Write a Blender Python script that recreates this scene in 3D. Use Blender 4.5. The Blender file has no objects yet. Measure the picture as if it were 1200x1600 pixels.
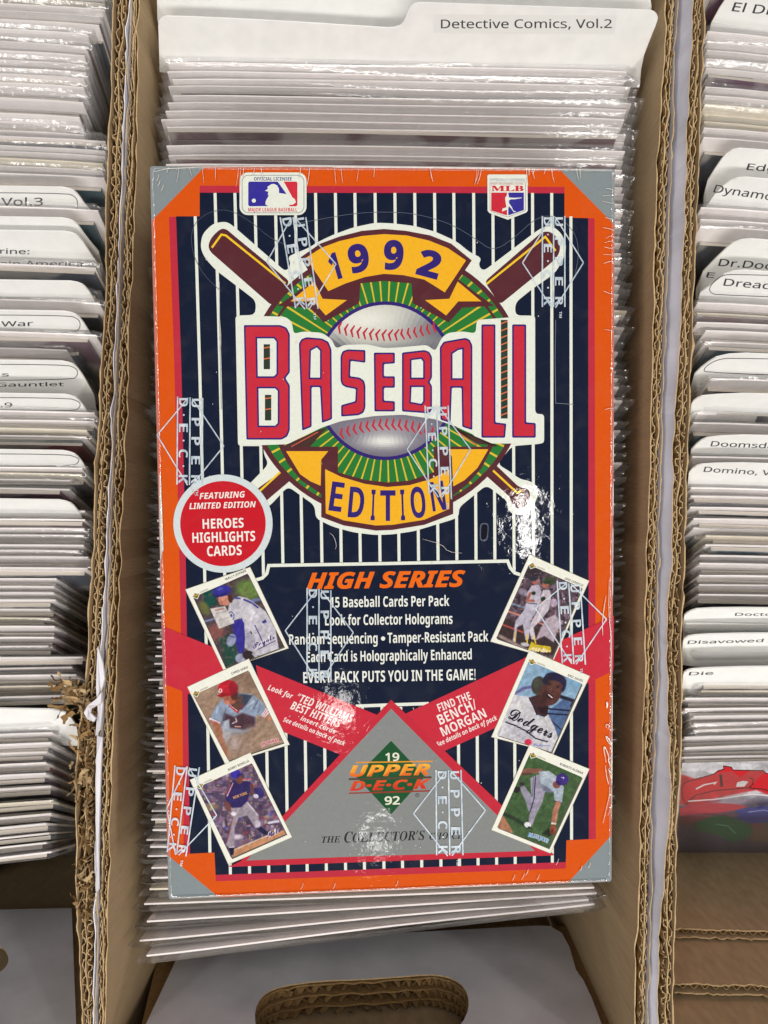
import bpy, math, random
import numpy as np
from mathutils import Vector, Matrix
from mathutils.geometry import tessellate_polygon
random.seed(7)
rng = np.random.default_rng(7)
scene = bpy.context.scene
COL = scene.collection

# ------------------------------------------------------------------ camera
F, CX, CY, H, TH = 1202.0, 600.0, 800.0, 0.277, math.radians(1.75)
cam_d = bpy.data.cameras.new("camera")
cam_d.sensor_fit = 'VERTICAL'
cam_d.sensor_height = 36.0
cam_d.lens = 36.0 * F / 1600.0
cam_d.clip_start, cam_d.clip_end = 0.01, 20
cam = bpy.data.objects.new("camera", cam_d)
COL.objects.link(cam)
cam.location = (0, 0, H)
cam.rotation_euler = (0, 0, TH)
scene.camera = cam
# ------------------------------------------------------------------ light (a shop's ceiling lamps)
scene.view_settings.view_transform = 'Standard'
scene.view_settings.look = 'None'
scene.view_settings.exposure = 0.28
scene.view_settings.gamma = 1.0
world = bpy.data.worlds.new("World")
scene.world = world
world.use_nodes = True
world.node_tree.nodes["Background"].inputs[0].default_value = (1.0, 0.97, 0.95, 1)
world.node_tree.nodes["Background"].inputs[1].default_value = 0.08


def area(name, loc, sx, sy, power, col=(1, 0.97, 0.93), aim=(0, 0, 0)):
    d = bpy.data.lights.new(name, 'AREA')
    d.shape = 'RECTANGLE'
    d.size, d.size_y, d.energy, d.color = sx, sy, power, col
    o = bpy.data.objects.new(name, d)
    COL.objects.link(o)
    o.location = loc
    return o


area("ceiling_lamp", (0.68, -0.24, 2.2), 0.03, 0.20, 0.9)
area("ceiling_lamp", (0.10, -0.86, 2.2), 0.07, 0.10, 0.26)
area("ceiling_lamp", (0.24, -1.30, 2.2), 0.05, 0.08, 0.15)
area("ceiling_lamp", (0.3, 1.45, 2.2), 2.2, 0.5, 10)
area("ceiling_lamp", (0.2, -2.0, 2.2), 2.2, 0.5, 56)
area("ceiling_lamp", (-1.05, -0.1, 2.2), 0.2, 1.6, 22)
area("ceiling_lamp", (1.55, -0.1, 2.2), 0.2, 1.6, 32)

scene.cycles.transparent_max_bounces = 14
scene.cycles.max_bounces = 4
scene.cycles.diffuse_bounces = 3
scene.cycles.glossy_bounces = 2
scene.cycles.caustics_reflective = False
scene.cycles.caustics_refractive = False
scene.cycles.use_adaptive_sampling = True
scene.cycles.adaptive_threshold = 0.02

# ------------------------------------------------------------------ pixel rays into the place
CT, ST = math.cos(TH), math.sin(TH)


def ray(px, py):
    c = ((px - CX) / F, (CY - py) / F)
    return Vector((c[0] * CT - c[1] * ST, c[0] * ST + c[1] * CT, -1.0))


def W(px, py, z=0.0):
    return Vector((0, 0, H)) + ray(px, py) * (H - z)


def WP(px, py, P, n):
    d = ray(px, py)
    o = Vector((0, 0, H))
    t = (P - o).dot(n) / d.dot(n)
    return o + d * t


def lin(c):
    out = []
    for v in c[:3]:
        v = v / 255.0
        out.append(v / 12.92 if v <= 0.04045 else ((v + 0.055) / 1.055) ** 2.4)
    return tuple(out) + (1.0,)


# ------------------------------------------------------------------ materials
MATS = {}


def mat(name):
    m = bpy.data.materials.new(name)
    m.use_nodes = True
    nt = m.node_tree
    b = nt.nodes["Principled BSDF"]
    MATS[name] = m
    return m, nt, b, nt.nodes, nt.links


def noise(N, L, scale, detail=3, dist=0.0, coord='Object', sc=(1, 1, 1)):
    tc = N.new("ShaderNodeTexCoord")
    mp = N.new("ShaderNodeMapping")
    mp.inputs['Scale'].default_value = sc
    L.new(tc.outputs[coord], mp.inputs[0])
    n = N.new("ShaderNodeTexNoise")
    n.inputs['Scale'].default_value = scale
    n.inputs['Detail'].default_value = detail
    n.inputs['Distortion'].default_value = dist
    L.new(mp.outputs[0], n.inputs['Vector'])
    return n


def ramp(N, L, src, stops):
    r = N.new("ShaderNodeValToRGB")
    e = r.color_ramp.elements
    while len(e) < len(stops):
        e.new(0.5)
    for k, (p, c) in enumerate(stops):
        e[k].position = p
        e[k].color = c
    L.new(src, r.inputs[0])
    return r


def mixc(N, L, a, b, fac, mode='MIX'):
    m = N.new("ShaderNodeMix")
    m.data_type = 'RGBA'
    m.blend_type = mode
    for s, k in ((a, 6), (b, 7), (fac, 0)):
        if hasattr(s, 'links'):
            L.new(s, m.inputs[k])
        else:
            m.inputs[k].default_value = s
    return m.outputs[2]


def bump(N, L, h, strength, dist, into):
    b = N.new("ShaderNodeBump")
    b.inputs['Strength'].default_value = strength
    b.inputs['Distance'].default_value = dist
    L.new(h, b.inputs['Height'])
    L.new(b.outputs[0], into)
    return b


def simple(name, c, rough=0.6, nscale=400, amt=0.12, bstr=0.2, bdist=0.0003, sc=(1, 1, 1), spec=0.4):
    m, nt, b, N, L = mat(name)
    n = noise(N, L, nscale, 4, 0, 'Object', sc)
    c = lin(c)
    d = tuple(v * (1 - amt) for v in c[:3]) + (1,)
    l = tuple(min(1, v * (1 + amt * 0.5)) for v in c[:3]) + (1,)
    r = ramp(N, L, n.outputs[0], [(0.3, d), (0.7, l)])
    L.new(r.outputs[0], b.inputs['Base Color'])
    b.inputs['Roughness'].default_value = rough
    b.inputs['Specular IOR Level'].default_value = spec
    if bstr:
        bump(N, L, n.outputs[0], bstr, bdist, b.inputs['Normal'])
    return m


# printed, film-wrapped carton
m, nt, b, N, L = mat("wrapped_print")
at = N.new("ShaderNodeAttribute")
at.attribute_name = "Col"
n1 = noise(N, L, 900, 3)
n2 = noise(N, L, 160, 4, 0.6)
r1 = ramp(N, L, n1.outputs[0], [(0.3, (0.95, 0.95, 0.95, 1)), (0.75, (1.03, 1.03, 1.03, 1))])
c1 = mixc(N, L, mixc(N, L, at.outputs[0], (0.86, 0.86, 0.86, 1), 1.0, 'MULTIPLY'), r1.outputs[0], 1.0, 'MULTIPLY')
r2 = ramp(N, L, n2.outputs[0], [(0.50, (0, 0, 0, 1)), (0.70, (0.012, 0.012, 0.012, 1))])
c2 = mixc(N, L, c1, (0.55, 0.5, 0.47, 1), r2.outputs[0], 'MIX')
L.new(c2, b.inputs['Base Color'])
b.inputs['Roughness'].default_value = 0.5
b.inputs['Specular IOR Level'].default_value = 0.05
b.inputs['Coat Weight'].default_value = 1.0
b.inputs['Coat Roughness'].default_value = 0.03
b.inputs['Coat IOR'].default_value = 1.5
n3 = noise(N, L, 420, 4, 0.8)
n4 = noise(N, L, 60, 2, 0.3)
ad = N.new("ShaderNodeMath")
ad.operation = 'MULTIPLY_ADD'
ad.inputs[1].default_value = 2.0
L.new(n4.outputs[0], ad.inputs[0])
m3 = N.new("ShaderNodeMath")
m3.operation = 'MULTIPLY'
m3.inputs[1].default_value = 0.38
L.new(n3.outputs[0], m3.inputs[0])
L.new(m3.outputs[0], ad.inputs[2])
bump(N, L, ad.outputs[0], 1.0, 0.00007, b.inputs['Coat Normal'])

# hologram foil printed on the film
m, nt, b, N, L = mat("hologram_foil")
n1 = noise(N, L, 500, 3)
r1 = ramp(N, L, n1.outputs[0], [(0.3, lin((168, 188, 205))), (0.7, lin((222, 230, 236)))])
L.new(r1.outputs[0], b.inputs['Base Color'])
b.inputs['Roughness'].default_value = 0.35
b.inputs['Metallic'].default_value = 0.1
tr = N.new("ShaderNodeBsdfTransparent")
mx = N.new("ShaderNodeMixShader")
mx.inputs[0].default_value = 0.74
L.new(tr.outputs[0], mx.inputs[1])
L.new(b.outputs[0], mx.inputs[2])
L.new(mx.outputs[0], N["Material Output"].inputs[0])


def film(name, clear, white, scale=300, bd=0.0006, tint=(1, 1, 1, 1), rough=0.12):
    m, nt, b, N, L = mat(name)
    N.remove(b)
    out = N["Material Output"]
    tr = N.new("ShaderNodeBsdfTransparent")
    tr.inputs[0].default_value = tint
    gl = N.new("ShaderNodeBsdfGlossy")
    gl.inputs['Roughness'].default_value = rough
    df = N.new("ShaderNodeBsdfDiffuse")
    df.inputs[0].default_value = (0.8, 0.8, 0.82, 1)
    lw = N.new("ShaderNodeLayerWeight")
    lw.inputs[0].default_value = 0.5
    n = noise(N, L, scale, 3, 0.5)
    bm = N.new("ShaderNodeBump")
    bm.inputs['Strength'].default_value = 1.0
    bm.inputs['Distance'].default_value = bd
    L.new(n.outputs[0], bm.inputs['Height'])
    L.new(bm.outputs[0], gl.inputs['Normal'])
    L.new(bm.outputs[0], lw.inputs['Normal'])
    m1 = N.new("ShaderNodeMixShader")
    m1.inputs[0].default_value = white
    L.new(tr.outputs[0], m1.inputs[1])
    L.new(df.outputs[0], m1.inputs[2])
    m2 = N.new("ShaderNodeMixShader")
    pw = N.new("ShaderNodeMath")
    pw.operation = 'POWER'
    pw.inputs[1].default_value = 4.0
    L.new(lw.outputs['Facing'], pw.inputs[0])
    ma = N.new("ShaderNodeMath")
    ma.operation = 'MULTIPLY_ADD'
    ma.inputs[1].default_value = 0.5
    ma.inputs[2].default_value = clear
    L.new(pw.outputs[0], ma.inputs[0])
    L.new(ma.outputs[0], m2.inputs[0])
    L.new(m1.outputs[0], m2.inputs[1])
    L.new(gl.outputs[0], m2.inputs[2])
    L.new(m2.outputs[0], out.inputs[0])
    return m


film("bag_film", 0.07, 0.05, 220, 0.0005, rough=0.15)
film("shrink_film", 0.07, 0.12, 300, 0.0006, rough=0.08)
simple("film_crease_glint", (235, 225, 215), 0.15, 900, 0.3, 0.5, 0.0003)  # clear film; the near-white colour paints in the crease highlights
simple("backing_board", (248, 241, 239), 0.55, 260, 0.06, 0.15, 0.0004, (1, 1, 0.2))
simple("backing_board_aged", (236, 226, 206), 0.6, 260, 0.08, 0.15, 0.0004, (1, 1, 0.2))
simple("divider_plastic", (245, 245, 242), 0.35, 160, 0.05, 0.1, 0.0003)
simple("label_ink", (45, 44, 50), 0.6, 800, 0.2, 0)
simple("label_tape", (222, 222, 216), 0.3, 300, 0.04, 0)
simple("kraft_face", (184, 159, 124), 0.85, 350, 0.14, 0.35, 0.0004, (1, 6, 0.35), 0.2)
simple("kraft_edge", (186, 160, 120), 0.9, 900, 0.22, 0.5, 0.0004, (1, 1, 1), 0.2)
simple("kraft_flute_shaded", (148, 117, 76), 0.9, 900, 0.25, 0.5, 0.0004, (1, 1, 1), 0.2)  # same kraft, darkened in colour for the shade between flutes
simple("white_liner", (222, 220, 226), 0.7, 45, 0.16, 0.2, 0.0004)
simple("floor_dark", (60, 46, 36), 0.9, 30, 0.3, 0)

# book covers and printed comics: colour by object, with blotches of ink
m, nt, b, N, L = mat("comic_cover")
oi = N.new("ShaderNodeObjectInfo")
n1 = noise(N, L, 28, 2, 1.0)
cr = ramp(N, L, oi.outputs['Random'], [(0.0, lin((40, 52, 92))), (0.2, lin((120, 40, 42))), (0.4, lin((60, 66, 74))),
                                       (0.6, lin((34, 34, 40))), (0.8, lin((96, 104, 120))), (1.0, lin((58, 90, 100)))])
cc = mixc(N, L, cr.outputs[0], lin((190, 186, 180)), n1.outputs[0], 'MIX')
r2 = ramp(N, L, n1.outputs[0], [(0.5, (0, 0, 0, 1)), (0.56, (1, 1, 1, 1))])
cc = mixc(N, L, cr.outputs[0], cc, r2.outputs[0], 'MIX')
L.new(cc, b.inputs['Base Color'])
b.inputs['Roughness'].default_value = 0.3
simple("comic_pages", (205, 196, 184), 0.8, 1500, 0.2, 0.3, 0.0002, (0.05, 8, 0.05))

# matte printed (comic art, divider lettering) by colour attribute
m, nt, b, N, L = mat("matte_print")
at = N.new("ShaderNodeAttribute")
at.attribute_name = "Col"
L.new(at.outputs[0], b.inputs['Base Color'])
b.inputs['Roughness'].default_value = 0.45

# ------------------------------------------------------------------ object helpers


def tag(o, label=None, cat=None, group=None, kind=None):
    if label: o['label'] = label
    if cat: o['category'] = cat
    if group: o['group'] = group
    if kind: o['kind'] = kind
    return o


def link(name, me, parent=None):
    o = bpy.data.objects.new(name, me)
    COL.objects.link(o)
    if parent is not None:
        o.parent = parent
    return o


def mesh(name, V, Fc, mats, mi=None, smooth=False, cols=None):
    me = bpy.data.meshes.new(name)
    me.from_pydata([tuple(v) for v in V], [], Fc)
    for k in mats:
        me.materials.append(MATS[k])
    if mi is not None:
        me.polygons.foreach_set('material_index', mi)
    if smooth:
        me.polygons.foreach_set('use_smooth', [True] * len(me.polygons))
    if cols is not None:
        a = me.color_attributes.new("Col", 'FLOAT_COLOR', 'CORNER')
        arr = np.ones((len(me.loops), 4), dtype=np.float32)
        k = 0
        for p, c in zip(me.polygons, cols):
            n = p.loop_total
            arr[k:k + n] = c
            k += n
        a.data.foreach_set('color', arr.ravel())
    me.update()
    return me


class MB:
    def __init__(s):
        s.V, s.F, s.M = [], [], []

    def add(s, V, Fc, mi=0):
        k = len(s.V)
        s.V += [Vector(v) for v in V]
        for f in Fc:
            s.F.append([i + k for i in f])
            s.M.append(mi)

    def box(s, a, b, mi=0):
        x0, y0, z0 = a
        x1, y1, z1 = b
        s.add([(x0, y0, z0), (x1, y0, z0), (x1, y1, z0), (x0, y1, z0), (x0, y0, z1), (x1, y0, z1), (x1, y1, z1), (x0, y1, z1)],
              [(0, 3, 2, 1), (4, 5, 6, 7), (0, 1, 5, 4), (1, 2, 6, 5), (2, 3, 7, 6), (3, 0, 4, 7)], mi)

    def build(s, name, mats, parent=None, smooth=False):
        return link(name, mesh(name, s.V, s.F, mats, s.M, smooth), parent)


# ------------------------------------------------------------------ fonts and shapes
_tc = {}
_cap = {}


import os
try:
    MATHF = bpy.data.fonts.load(os.path.join(bpy.utils.resource_path('LOCAL'), 'datafiles', 'fonts', 'NotoSansMath-Regular.woff2'))
except Exception:
    MATHF = None


def glyphs(s, offset=0.0, res=3, plain=False):
    key = (s, offset, res, plain)
    if key in _tc:
        return _tc[key]
    c = bpy.data.curves.new('lettering', 'FONT')
    c.body = s
    c.offset = offset
    c.resolution_u = res
    fnt = MATHF
    if fnt is not None:
        c.font = fnt
    o = bpy.data.objects.new('lettering', c)
    me = o.to_mesh()
    V = [(v.co.x, v.co.y) for v in me.vertices]
    P = [list(p.vertices) for p in me.polygons]
    if fnt is not None:      # scale to a cap height of 0.7
        if fnt not in _cap:
            c.body = chr(0x1D5DB)
            c.offset = 0
            m2 = o.to_mesh()
            _cap[fnt] = max(v.co.y for v in m2.vertices)
        k = 0.7 / _cap[fnt]
        V = [(x * k, y * k) for x, y in V]
    o.to_mesh_clear()
    bpy.data.objects.remove(o)
    bpy.data.curves.remove(c)
    _tc[key] = (V, P)
    return V, P


def bold(s, style='b'):
    base = {'b': (0x1D5D4, 0x1D5EE, 0x1D7EC), 'bi': (0x1D63C, 0x1D656, 0x1D7EC), 'sbi': (0x1D468, 0x1D482, None),
            'si': (0x1D434, 0x1D44E, None), 'sb': (0x1D400, 0x1D41A, 0x1D7CE), 'scr': (0x1D4D0, 0x1D4EA, None), 'p': (0x1D5A0, 0x1D5BA, 0x1D7E2)}[style]
    o = ''
    for ch in s:
        if 'A' <= ch <= 'Z': o += chr(base[0] + ord(ch) - 65)
        elif 'a' <= ch <= 'z' and not (style == 'si' and ch == 'h'): o += chr(base[1] + ord(ch) - 97)
        elif ch.isdigit() and base[2]: o += chr(base[2] + ord(ch) - 48)
        else: o += ch
    return o


def ribbon_poly(pts, w, closed=False):
    """quads along a polyline, mitred"""
    P = [Vector((p[0], p[1])) for p in pts]
    n = len(P)
    Lf, Rt = [], []
    for i in range(n):
        if closed:
            a, c = P[(i - 1) % n], P[(i + 1) % n]
        else:
            a, c = P[max(i - 1, 0)], P[min(i + 1, n - 1)]
        d1 = (P[i] - a)
        d2 = (c - P[i])
        if d1.length < 1e-9: d1 = d2
        if d2.length < 1e-9: d2 = d1
        d1, d2 = d1.normalized(), d2.normalized()
        n1, n2 = Vector((-d1.y, d1.x)), Vector((-d2.y, d2.x))
        m = (n1 + n2)
        if m.length < 1e-6: m = n1
        m.normalize()
        k = 1 / max(0.4, m.dot(n1))
        ww = w[i] if isinstance(w, (list, tuple)) else w
        Lf.append(P[i] + m * k * ww / 2)
        Rt.append(P[i] - m * k * ww / 2)
    V = Lf + Rt
    Fc = [(i, i + 1, n + i + 1, n + i) for i in range(n - 1)]
    if closed: Fc.append((n - 1, 0, n, 2 * n - 1))
    return V, Fc


def inset(poly, d):
    """offset a polygon inwards by d (negative grows)"""
    P = [Vector((p[0], p[1])) for p in poly]
    A = sum(P[i].x * P[(i + 1) % len(P)].y - P[(i + 1) % len(P)].x * P[i].y for i in range(len(P)))
    s = 1 if A > 0 else -1
    out = []
    n = len(P)
    for i in range(n):
        d1 = (P[i] - P[i - 1]).normalized()
        d2 = (P[(i + 1) % n] - P[i]).normalized()
        n1, n2 = Vector((-d1.y, d1.x)) * s, Vector((-d2.y, d2.x)) * s
        m = (n1 + n2)
        if m.length < 1e-6: m = n1
        m.normalize()
        out.append(P[i] + m * d / max(0.5, m.dot(n1)))
    return [(p.x, p.y) for p in out]


def smooth_loop(poly, it=1, closed=True):
    P = [tuple(p) for p in poly]
    for _ in range(it):
        Q = []
        n = len(P)
        rngi = range(n) if closed else range(n - 1)
        if not closed: Q.append(P[0])
        for i in rngi:
            a, b2 = P[i], P[(i + 1) % n]
            Q.append((a[0] * .75 + b2[0] * .25, a[1] * .75 + b2[1] * .25))
            Q.append((a[0] * .25 + b2[0] * .75, a[1] * .25 + b2[1] * .75))
        if not closed: Q.append(P[-1])
        P = Q
    return P


def circle(cx, cy, rx, ry=None, n=48, a0=0, a1=360):
    ry = ry or rx
    full = abs(a1 - a0) >= 360
    k = n if full else n + 1
    return [(cx + rx * math.cos(math.radians(a0 + (a1 - a0) * i / n)), cy + ry * math.sin(math.radians(a0 + (a1 - a0) * i / n))) for i in range(k)]


def crop(x0, y0, s, pts):
    return [(x0 + p[0] / s, y0 + p[1] / s) for p in pts]


def round_corners(poly, r, n=4):
    out = []
    P = [Vector((p[0], p[1])) for p in poly]
    m_ = len(P)
    for i in range(m_):
        p, a_, b_ = P[i], P[i - 1], P[(i + 1) % m_]
        ra, rb = min(r, (a_ - p).length * 0.48), min(r, (b_ - p).length * 0.48)
        pa, pb = p + (a_ - p).normalized() * ra, p + (b_ - p).normalized() * rb
        for k in range(n + 1):
            t = k / n
            q = pa * (1 - t) ** 2 + p * 2 * t * (1 - t) + pb * t * t
            out.append((q.x, q.y))
    return out


class Art:
    """Flat print laid on a plane: shapes drawn in order, each a few microns above the last."""
    z = 0.0

    def __init__(s, plane, step=1.0e-6):
        s.pl = plane
        s.step = step
        s.V, s.F, s.C = [], [], []

    def _put(s, V2, Fc, cols):
        Art.z += s.step
        k = len(s.V)
        s.V += [s.pl(p[0], p[1], Art.z) for p in V2]
        for f, c in zip(Fc, cols):
            s.F.append([i + k for i in f])
            s.C.append(c)

    def poly(s, loops, col):
        if not isinstance(loops[0][0], (tuple, list)): loops = [loops]
        flat = [p for l in loops for p in l]
        tris = tessellate_polygon([[Vector((p[0], p[1], 0)) for p in l] for l in loops])
        s._put(flat, tris, [lin(col)] * len(tris))
        return s

    def line(s, pts, w, col, closed=False):
        V, Fc = ribbon_poly(pts, w, closed)
        s._put(V, Fc, [lin(col)] * len(Fc))
        return s

    def raw(s, V, Fc, cols):
        s._put(V, Fc, cols)
        return s

    def text(s, t, bl, br, h, col, style=None, shear=0.0, off=0.0, col2=None, arc=0.0, res=3):
        V, P = glyphs(bold(t, style or 'p'), off, res)
        if not V: return s
        x0 = min(v[0] for v in V)
        x1 = max(v[0] for v in V)
        bl, br = Vector(bl), Vector(br)
        d = br - bl
        up = Vector((d.y, -d.x)).normalized() * h / 0.7
        ux = d.normalized()
        out = []
        for x, y in V:
            t_ = (x - x0) / (x1 - x0)
            p = bl + d * t_ + up * y + ux * (shear * y * h / 0.7)
            if arc: p += up.normalized() * arc * (1 - (2 * t_ - 1) ** 2)
            out.append((p.x, p.y))
        if col2 is None:
            cols = [lin(col)] * len(P)
        else:
            cols = []
            for f in P:
                yy = min(1, max(0, sum(V[i][1] for i in f) / len(f) / 0.7))
                cols.append(lin([a * (1 - yy) + b_ * yy for a, b_ in zip(col, col2)]))
        s._put(out, P, cols)
        return s

    def build(s, name, parent, mt="wrapped_print", label=None):
        o = link(name, mesh(name, s.V, s.F, [mt], None, False, s.C), parent)
        if label: o['label'] = label
        return o


# ------------------------------------------------------------------ the three storage boxes
RIM = {  # photo rows -> rim lines of the corrugated walls
    'left_in': [(-150, 184), (0, 178), (400, 165), (800, 147), (1000, 138), (1150, 124), (1200, 119), (1300, 120), (1500, 123), (1600, 126), (1750, 125)],
    'left_mid': [(-150, 195), (0, 190), (400, 176), (800, 156), (1000, 149), (1150, 138), (1300, 133), (1500, 134), (1600, 137), (1750, 136)],
    'left_out': [(-150, 206), (0, 201), (400, 185), (800, 168), (1000, 160), (1200, 150), (1500, 147), (1750, 146)],
    'mid_out': [(-150, 209), (0, 204), (400, 189), (800, 172), (1000, 164), (1200, 155), (1500, 151), (1750, 149)],
    'mid_mid': [(-150, 216), (0, 211), (400, 198), (800, 181), (1000, 173), (1200, 165), (1500, 159), (1750, 156)],
    'mid_in': [(-150, 222), (0, 217), (400, 208), (800, 190), (1000, 182), (1200, 175), (1500, 167), (1750, 162)],
    'mid2_in': [(-150, 1048), (0, 1042), (300, 1027), (700, 1014), (1000, 1007), (1150, 1004), (1600, 994), (1750, 990)],
    'mid2_mid': [(-150, 1056), (0, 1051), (300, 1037), (700, 1025), (1150, 1015), (1600, 1003), (1750, 999)],
    'mid2_out': [(-150, 1064), (0, 1058), (300, 1046), (700, 1034), (1150, 1024), (1600, 1011), (1750, 1007)],
    'right_out': [(-150, 1088), (0, 1083), (300, 1070), (500, 1064), (700, 1052), (900, 1047), (940, 1042), (1150, 1044), (1250, 1046), (1400, 1036), (1500, 1030), (1600, 1031), (1750, 1028)],
    'right_mid': [(-150, 1097), (0, 1092), (300, 1080), (700, 1065), (900, 1056), (940, 1053), (1150, 1054), (1400, 1046), (1600, 1041), (1750, 1038)],
    'right_in': [(-150, 1106), (0, 1101), (300, 1090), (700, 1076), (1000, 1065), (1150, 1064), (1400, 1056), (1600, 1052), (1750, 1048)],
}
Y0, Y1 = -0.225, 0.26


def rim_x(name):
    ys, xs = zip(*RIM[name])
    pts = [W(x, y) for y, x in RIM[name]]
    Y = np.array([p.y for p in pts])[::-1]
    X = np.array([p.x for p in pts])[::-1]
    return lambda y: float(np.interp(y, Y, X))


RX = {k: rim_x(k) for k in RIM}


def fnoise(seed, lo, hi, scale):
    r = np.random.default_rng(seed)
    n = int((hi - lo) / scale) + 4
    v = r.normal(0, 1, n)
    return lambda y: float(np.interp((y - lo) / scale, np.arange(n), v))


def sheet(mb, xf, thick, ztop, zbot, seed, mi=0, step=0.0022, jag=0.0006, wob=0.00025, y0=Y0, y1=Y1, mtop=None, splay=0.0):
    """upright sheet running along Y at x = xf(y) (its middle), with a slightly ragged top"""
    nj, nw, nb = fnoise(seed, y0, y1, 0.003), fnoise(seed + 1, y0, y1, 0.006), fnoise(seed + 2, y0, y1, 0.03)
    ys = np.arange(y0, y1, step)
    V = []
    for y in ys:
        x = xf(y) + nw(y) * wob + nb(y) * wob
        z = (ztop(y) if callable(ztop) else ztop) + nj(y) * jag
        dx = thick / 2 * (1 + 0.3 * nj(y))
        V += [(x - dx, y, z), (x + dx, y, z), (x + dx + splay, y, zbot), (x - dx + splay, y, zbot)]
    Fc, M = [], []
    for i in range(len(ys) - 1):
        a, b2 = 4 * i, 4 * i + 4
        for j in range(3):
            k = (j + 1) % 4
            mb.add([], [])
        Fc.append((a, a + 1, b2 + 1, b2)); M.append(mi if mtop is None else mtop)
        Fc.append((a + 1, a + 2, b2 + 2, b2 + 1)); M.append(mi)
        Fc.append((a + 3, a, b2, b2 + 3)); M.append(mi)
    k = len(mb.V)
    mb.V += [Vector(v) for v in V]
    for f, q in zip(Fc, M):
        mb.F.append([i + k for i in f]); mb.M.append(q)
    k0 = k
    k1 = k + 4 * (len(ys) - 1)
    mb.F.append([k0 + 3, k0 + 2, k0 + 1, k0]); mb.M.append(mi)
    mb.F.append([k1, k1 + 1, k1 + 2, k1 + 3]); mb.M.append(mi)


def flute(mb, xa, xb, seed, wl=0.0052, mi=0, y0=Y0, y1=Y1, zb=-0.02, crush=None, th=0.00029):
    r = np.random.default_rng(seed)
    y = y0
    ctrl = []
    side = 0
    while y < y1:
        ctrl.append((y, side))
        y += wl * 0.5 * r.uniform(0.72, 1.3)
        side = 1 - side
    cn = fnoise(seed + 5, y0, y1, 0.011)
    pts = []
    r_amp = r.uniform(0.72, 1.05, len(ctrl) // 3 + 2)
    for i in range(len(ctrl) - 1):
        (ya, sa), (yb, sb) = ctrl[i], ctrl[i + 1]
        amp = r.uniform(-0.10, 0.12)
        sq = r.uniform(0, 1)
        for k in range(5):
            t = k / 5
            s = (1 - math.cos(math.pi * t)) / 2
            s = s * (1 - sq) + s * s * (3 - 2 * s) * sq
            f = sa * (1 - s) + sb * s
            f = 0.5 + (0.82 * r_amp[min(i // 3, len(r_amp) - 1)]) * (f - 0.5) + amp * math.sin(math.pi * t)
            yy = ya + (yb - ya) * (t + 0.10 * math.sin(2 * math.pi * t))
            c = max(crush(yy) if crush else 0, 0.45 * max(0, cn(yy) - 0.4))
            X = xa(yy) * (1 - f) + xb(yy) * f + r.normal(0, 0.00012 + c * 0.0009)
            lo_, hi_ = min(xa(yy), xb(yy)), max(xa(yy), xb(yy))
            X = min(max(X, lo_ + 0.0002), hi_ - 0.0002) if not (c > 0.5 and seed < 200) else min(X, hi_ - 0.0002)
            pts.append((X, yy + r.normal(0, 0.0001 + c * 0.0011), r.normal(-0.0006, 0.0003 + c * 0.0012)))
    V, Fq = ribbon_poly([(p[0], p[1]) for p in pts], th)
    n = len(pts)
    VV = [(v.x, v.y, pts[i % n][2]) for i, v in enumerate(V)] + [(v.x, v.y, zb) for v in V]
    Fc = []
    for i in range(n - 1):
        Fc.append((i, i + 1, n + i + 1, n + i))
        Fc.append((i + 2 * n, i + 1 + 2 * n, i + 1, i))
        Fc.append((n + i, n + i + 1, n + i + 1 + 2 * n, n + i + 2 * n))
    k0 = len(mb.F)
    mb.add(VV, Fc, mi)
    for i in range(n - 1): mb.M[k0 + 3 * i] = 1


def crush_at(lo, hi, amt):
    a, b2 = W(140, hi).y, W(140, lo).y
    e = 0.006
    return lambda y: amt * max(0, min(1, (y - a) / e)) * max(0, min(1, (b2 - y) / e))


ZB = -0.28


def shift(f, d):
    return lambda y: f(y) + d


def box_root(label, x):
    o = bpy.data.objects.new("cardboard_box", None)
    COL.objects.link(o)
    o.location = (0, 0, 0)
    tag(o, label, "cardboard box", "long cardboard storage boxes")
    return o


BOXL = box_root("worn white storage box on the left with shredded rim, holding a row of bagged comics", 0)
BOXM = box_root("storage box in the middle under the sealed orange and navy carton", 0)
BOXR = box_root("storage box on the right with white outer side and brown inner flaps", 0)


def wall(parent, names, seed, white_out, hide_first, crush=None, zt=0.0, splay=0.0):
    """names: rim lines from the inside of the box to its outside"""
    a, m_, o_ = [RX[n] for n in names]
    sgn = 1 if a(0) < o_(0) else -1
    mb = MB()
    sheet(mb, a, 0.0004, zt, ZB, seed, 0, jag=0.0004, mtop=1)
    mb.build("inner_liner", ["kraft_face", "kraft_edge"], parent)
    mb = MB()
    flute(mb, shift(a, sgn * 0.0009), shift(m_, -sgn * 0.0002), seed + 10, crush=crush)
    mb.build("fluting", ["kraft_flute_shaded", "kraft_edge"], parent)
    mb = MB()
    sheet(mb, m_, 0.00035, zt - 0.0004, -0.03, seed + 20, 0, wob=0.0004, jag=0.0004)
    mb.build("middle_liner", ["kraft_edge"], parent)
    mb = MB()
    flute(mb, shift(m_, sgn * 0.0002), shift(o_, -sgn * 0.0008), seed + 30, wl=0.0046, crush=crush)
    mb.build("fluting", ["kraft_flute_shaded", "kraft_edge"], parent)
    mb = MB()
    sheet(mb, shift(o_, 0), 0.0003, zt - 0.0002, -0.03 if splay else ZB, seed + 40, 0, jag=0.0005, mtop=0 if white_out == 2 else 1, splay=splay)
    return mb.build("outer_liner", ["white_liner", "kraft_edge"], parent)


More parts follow.
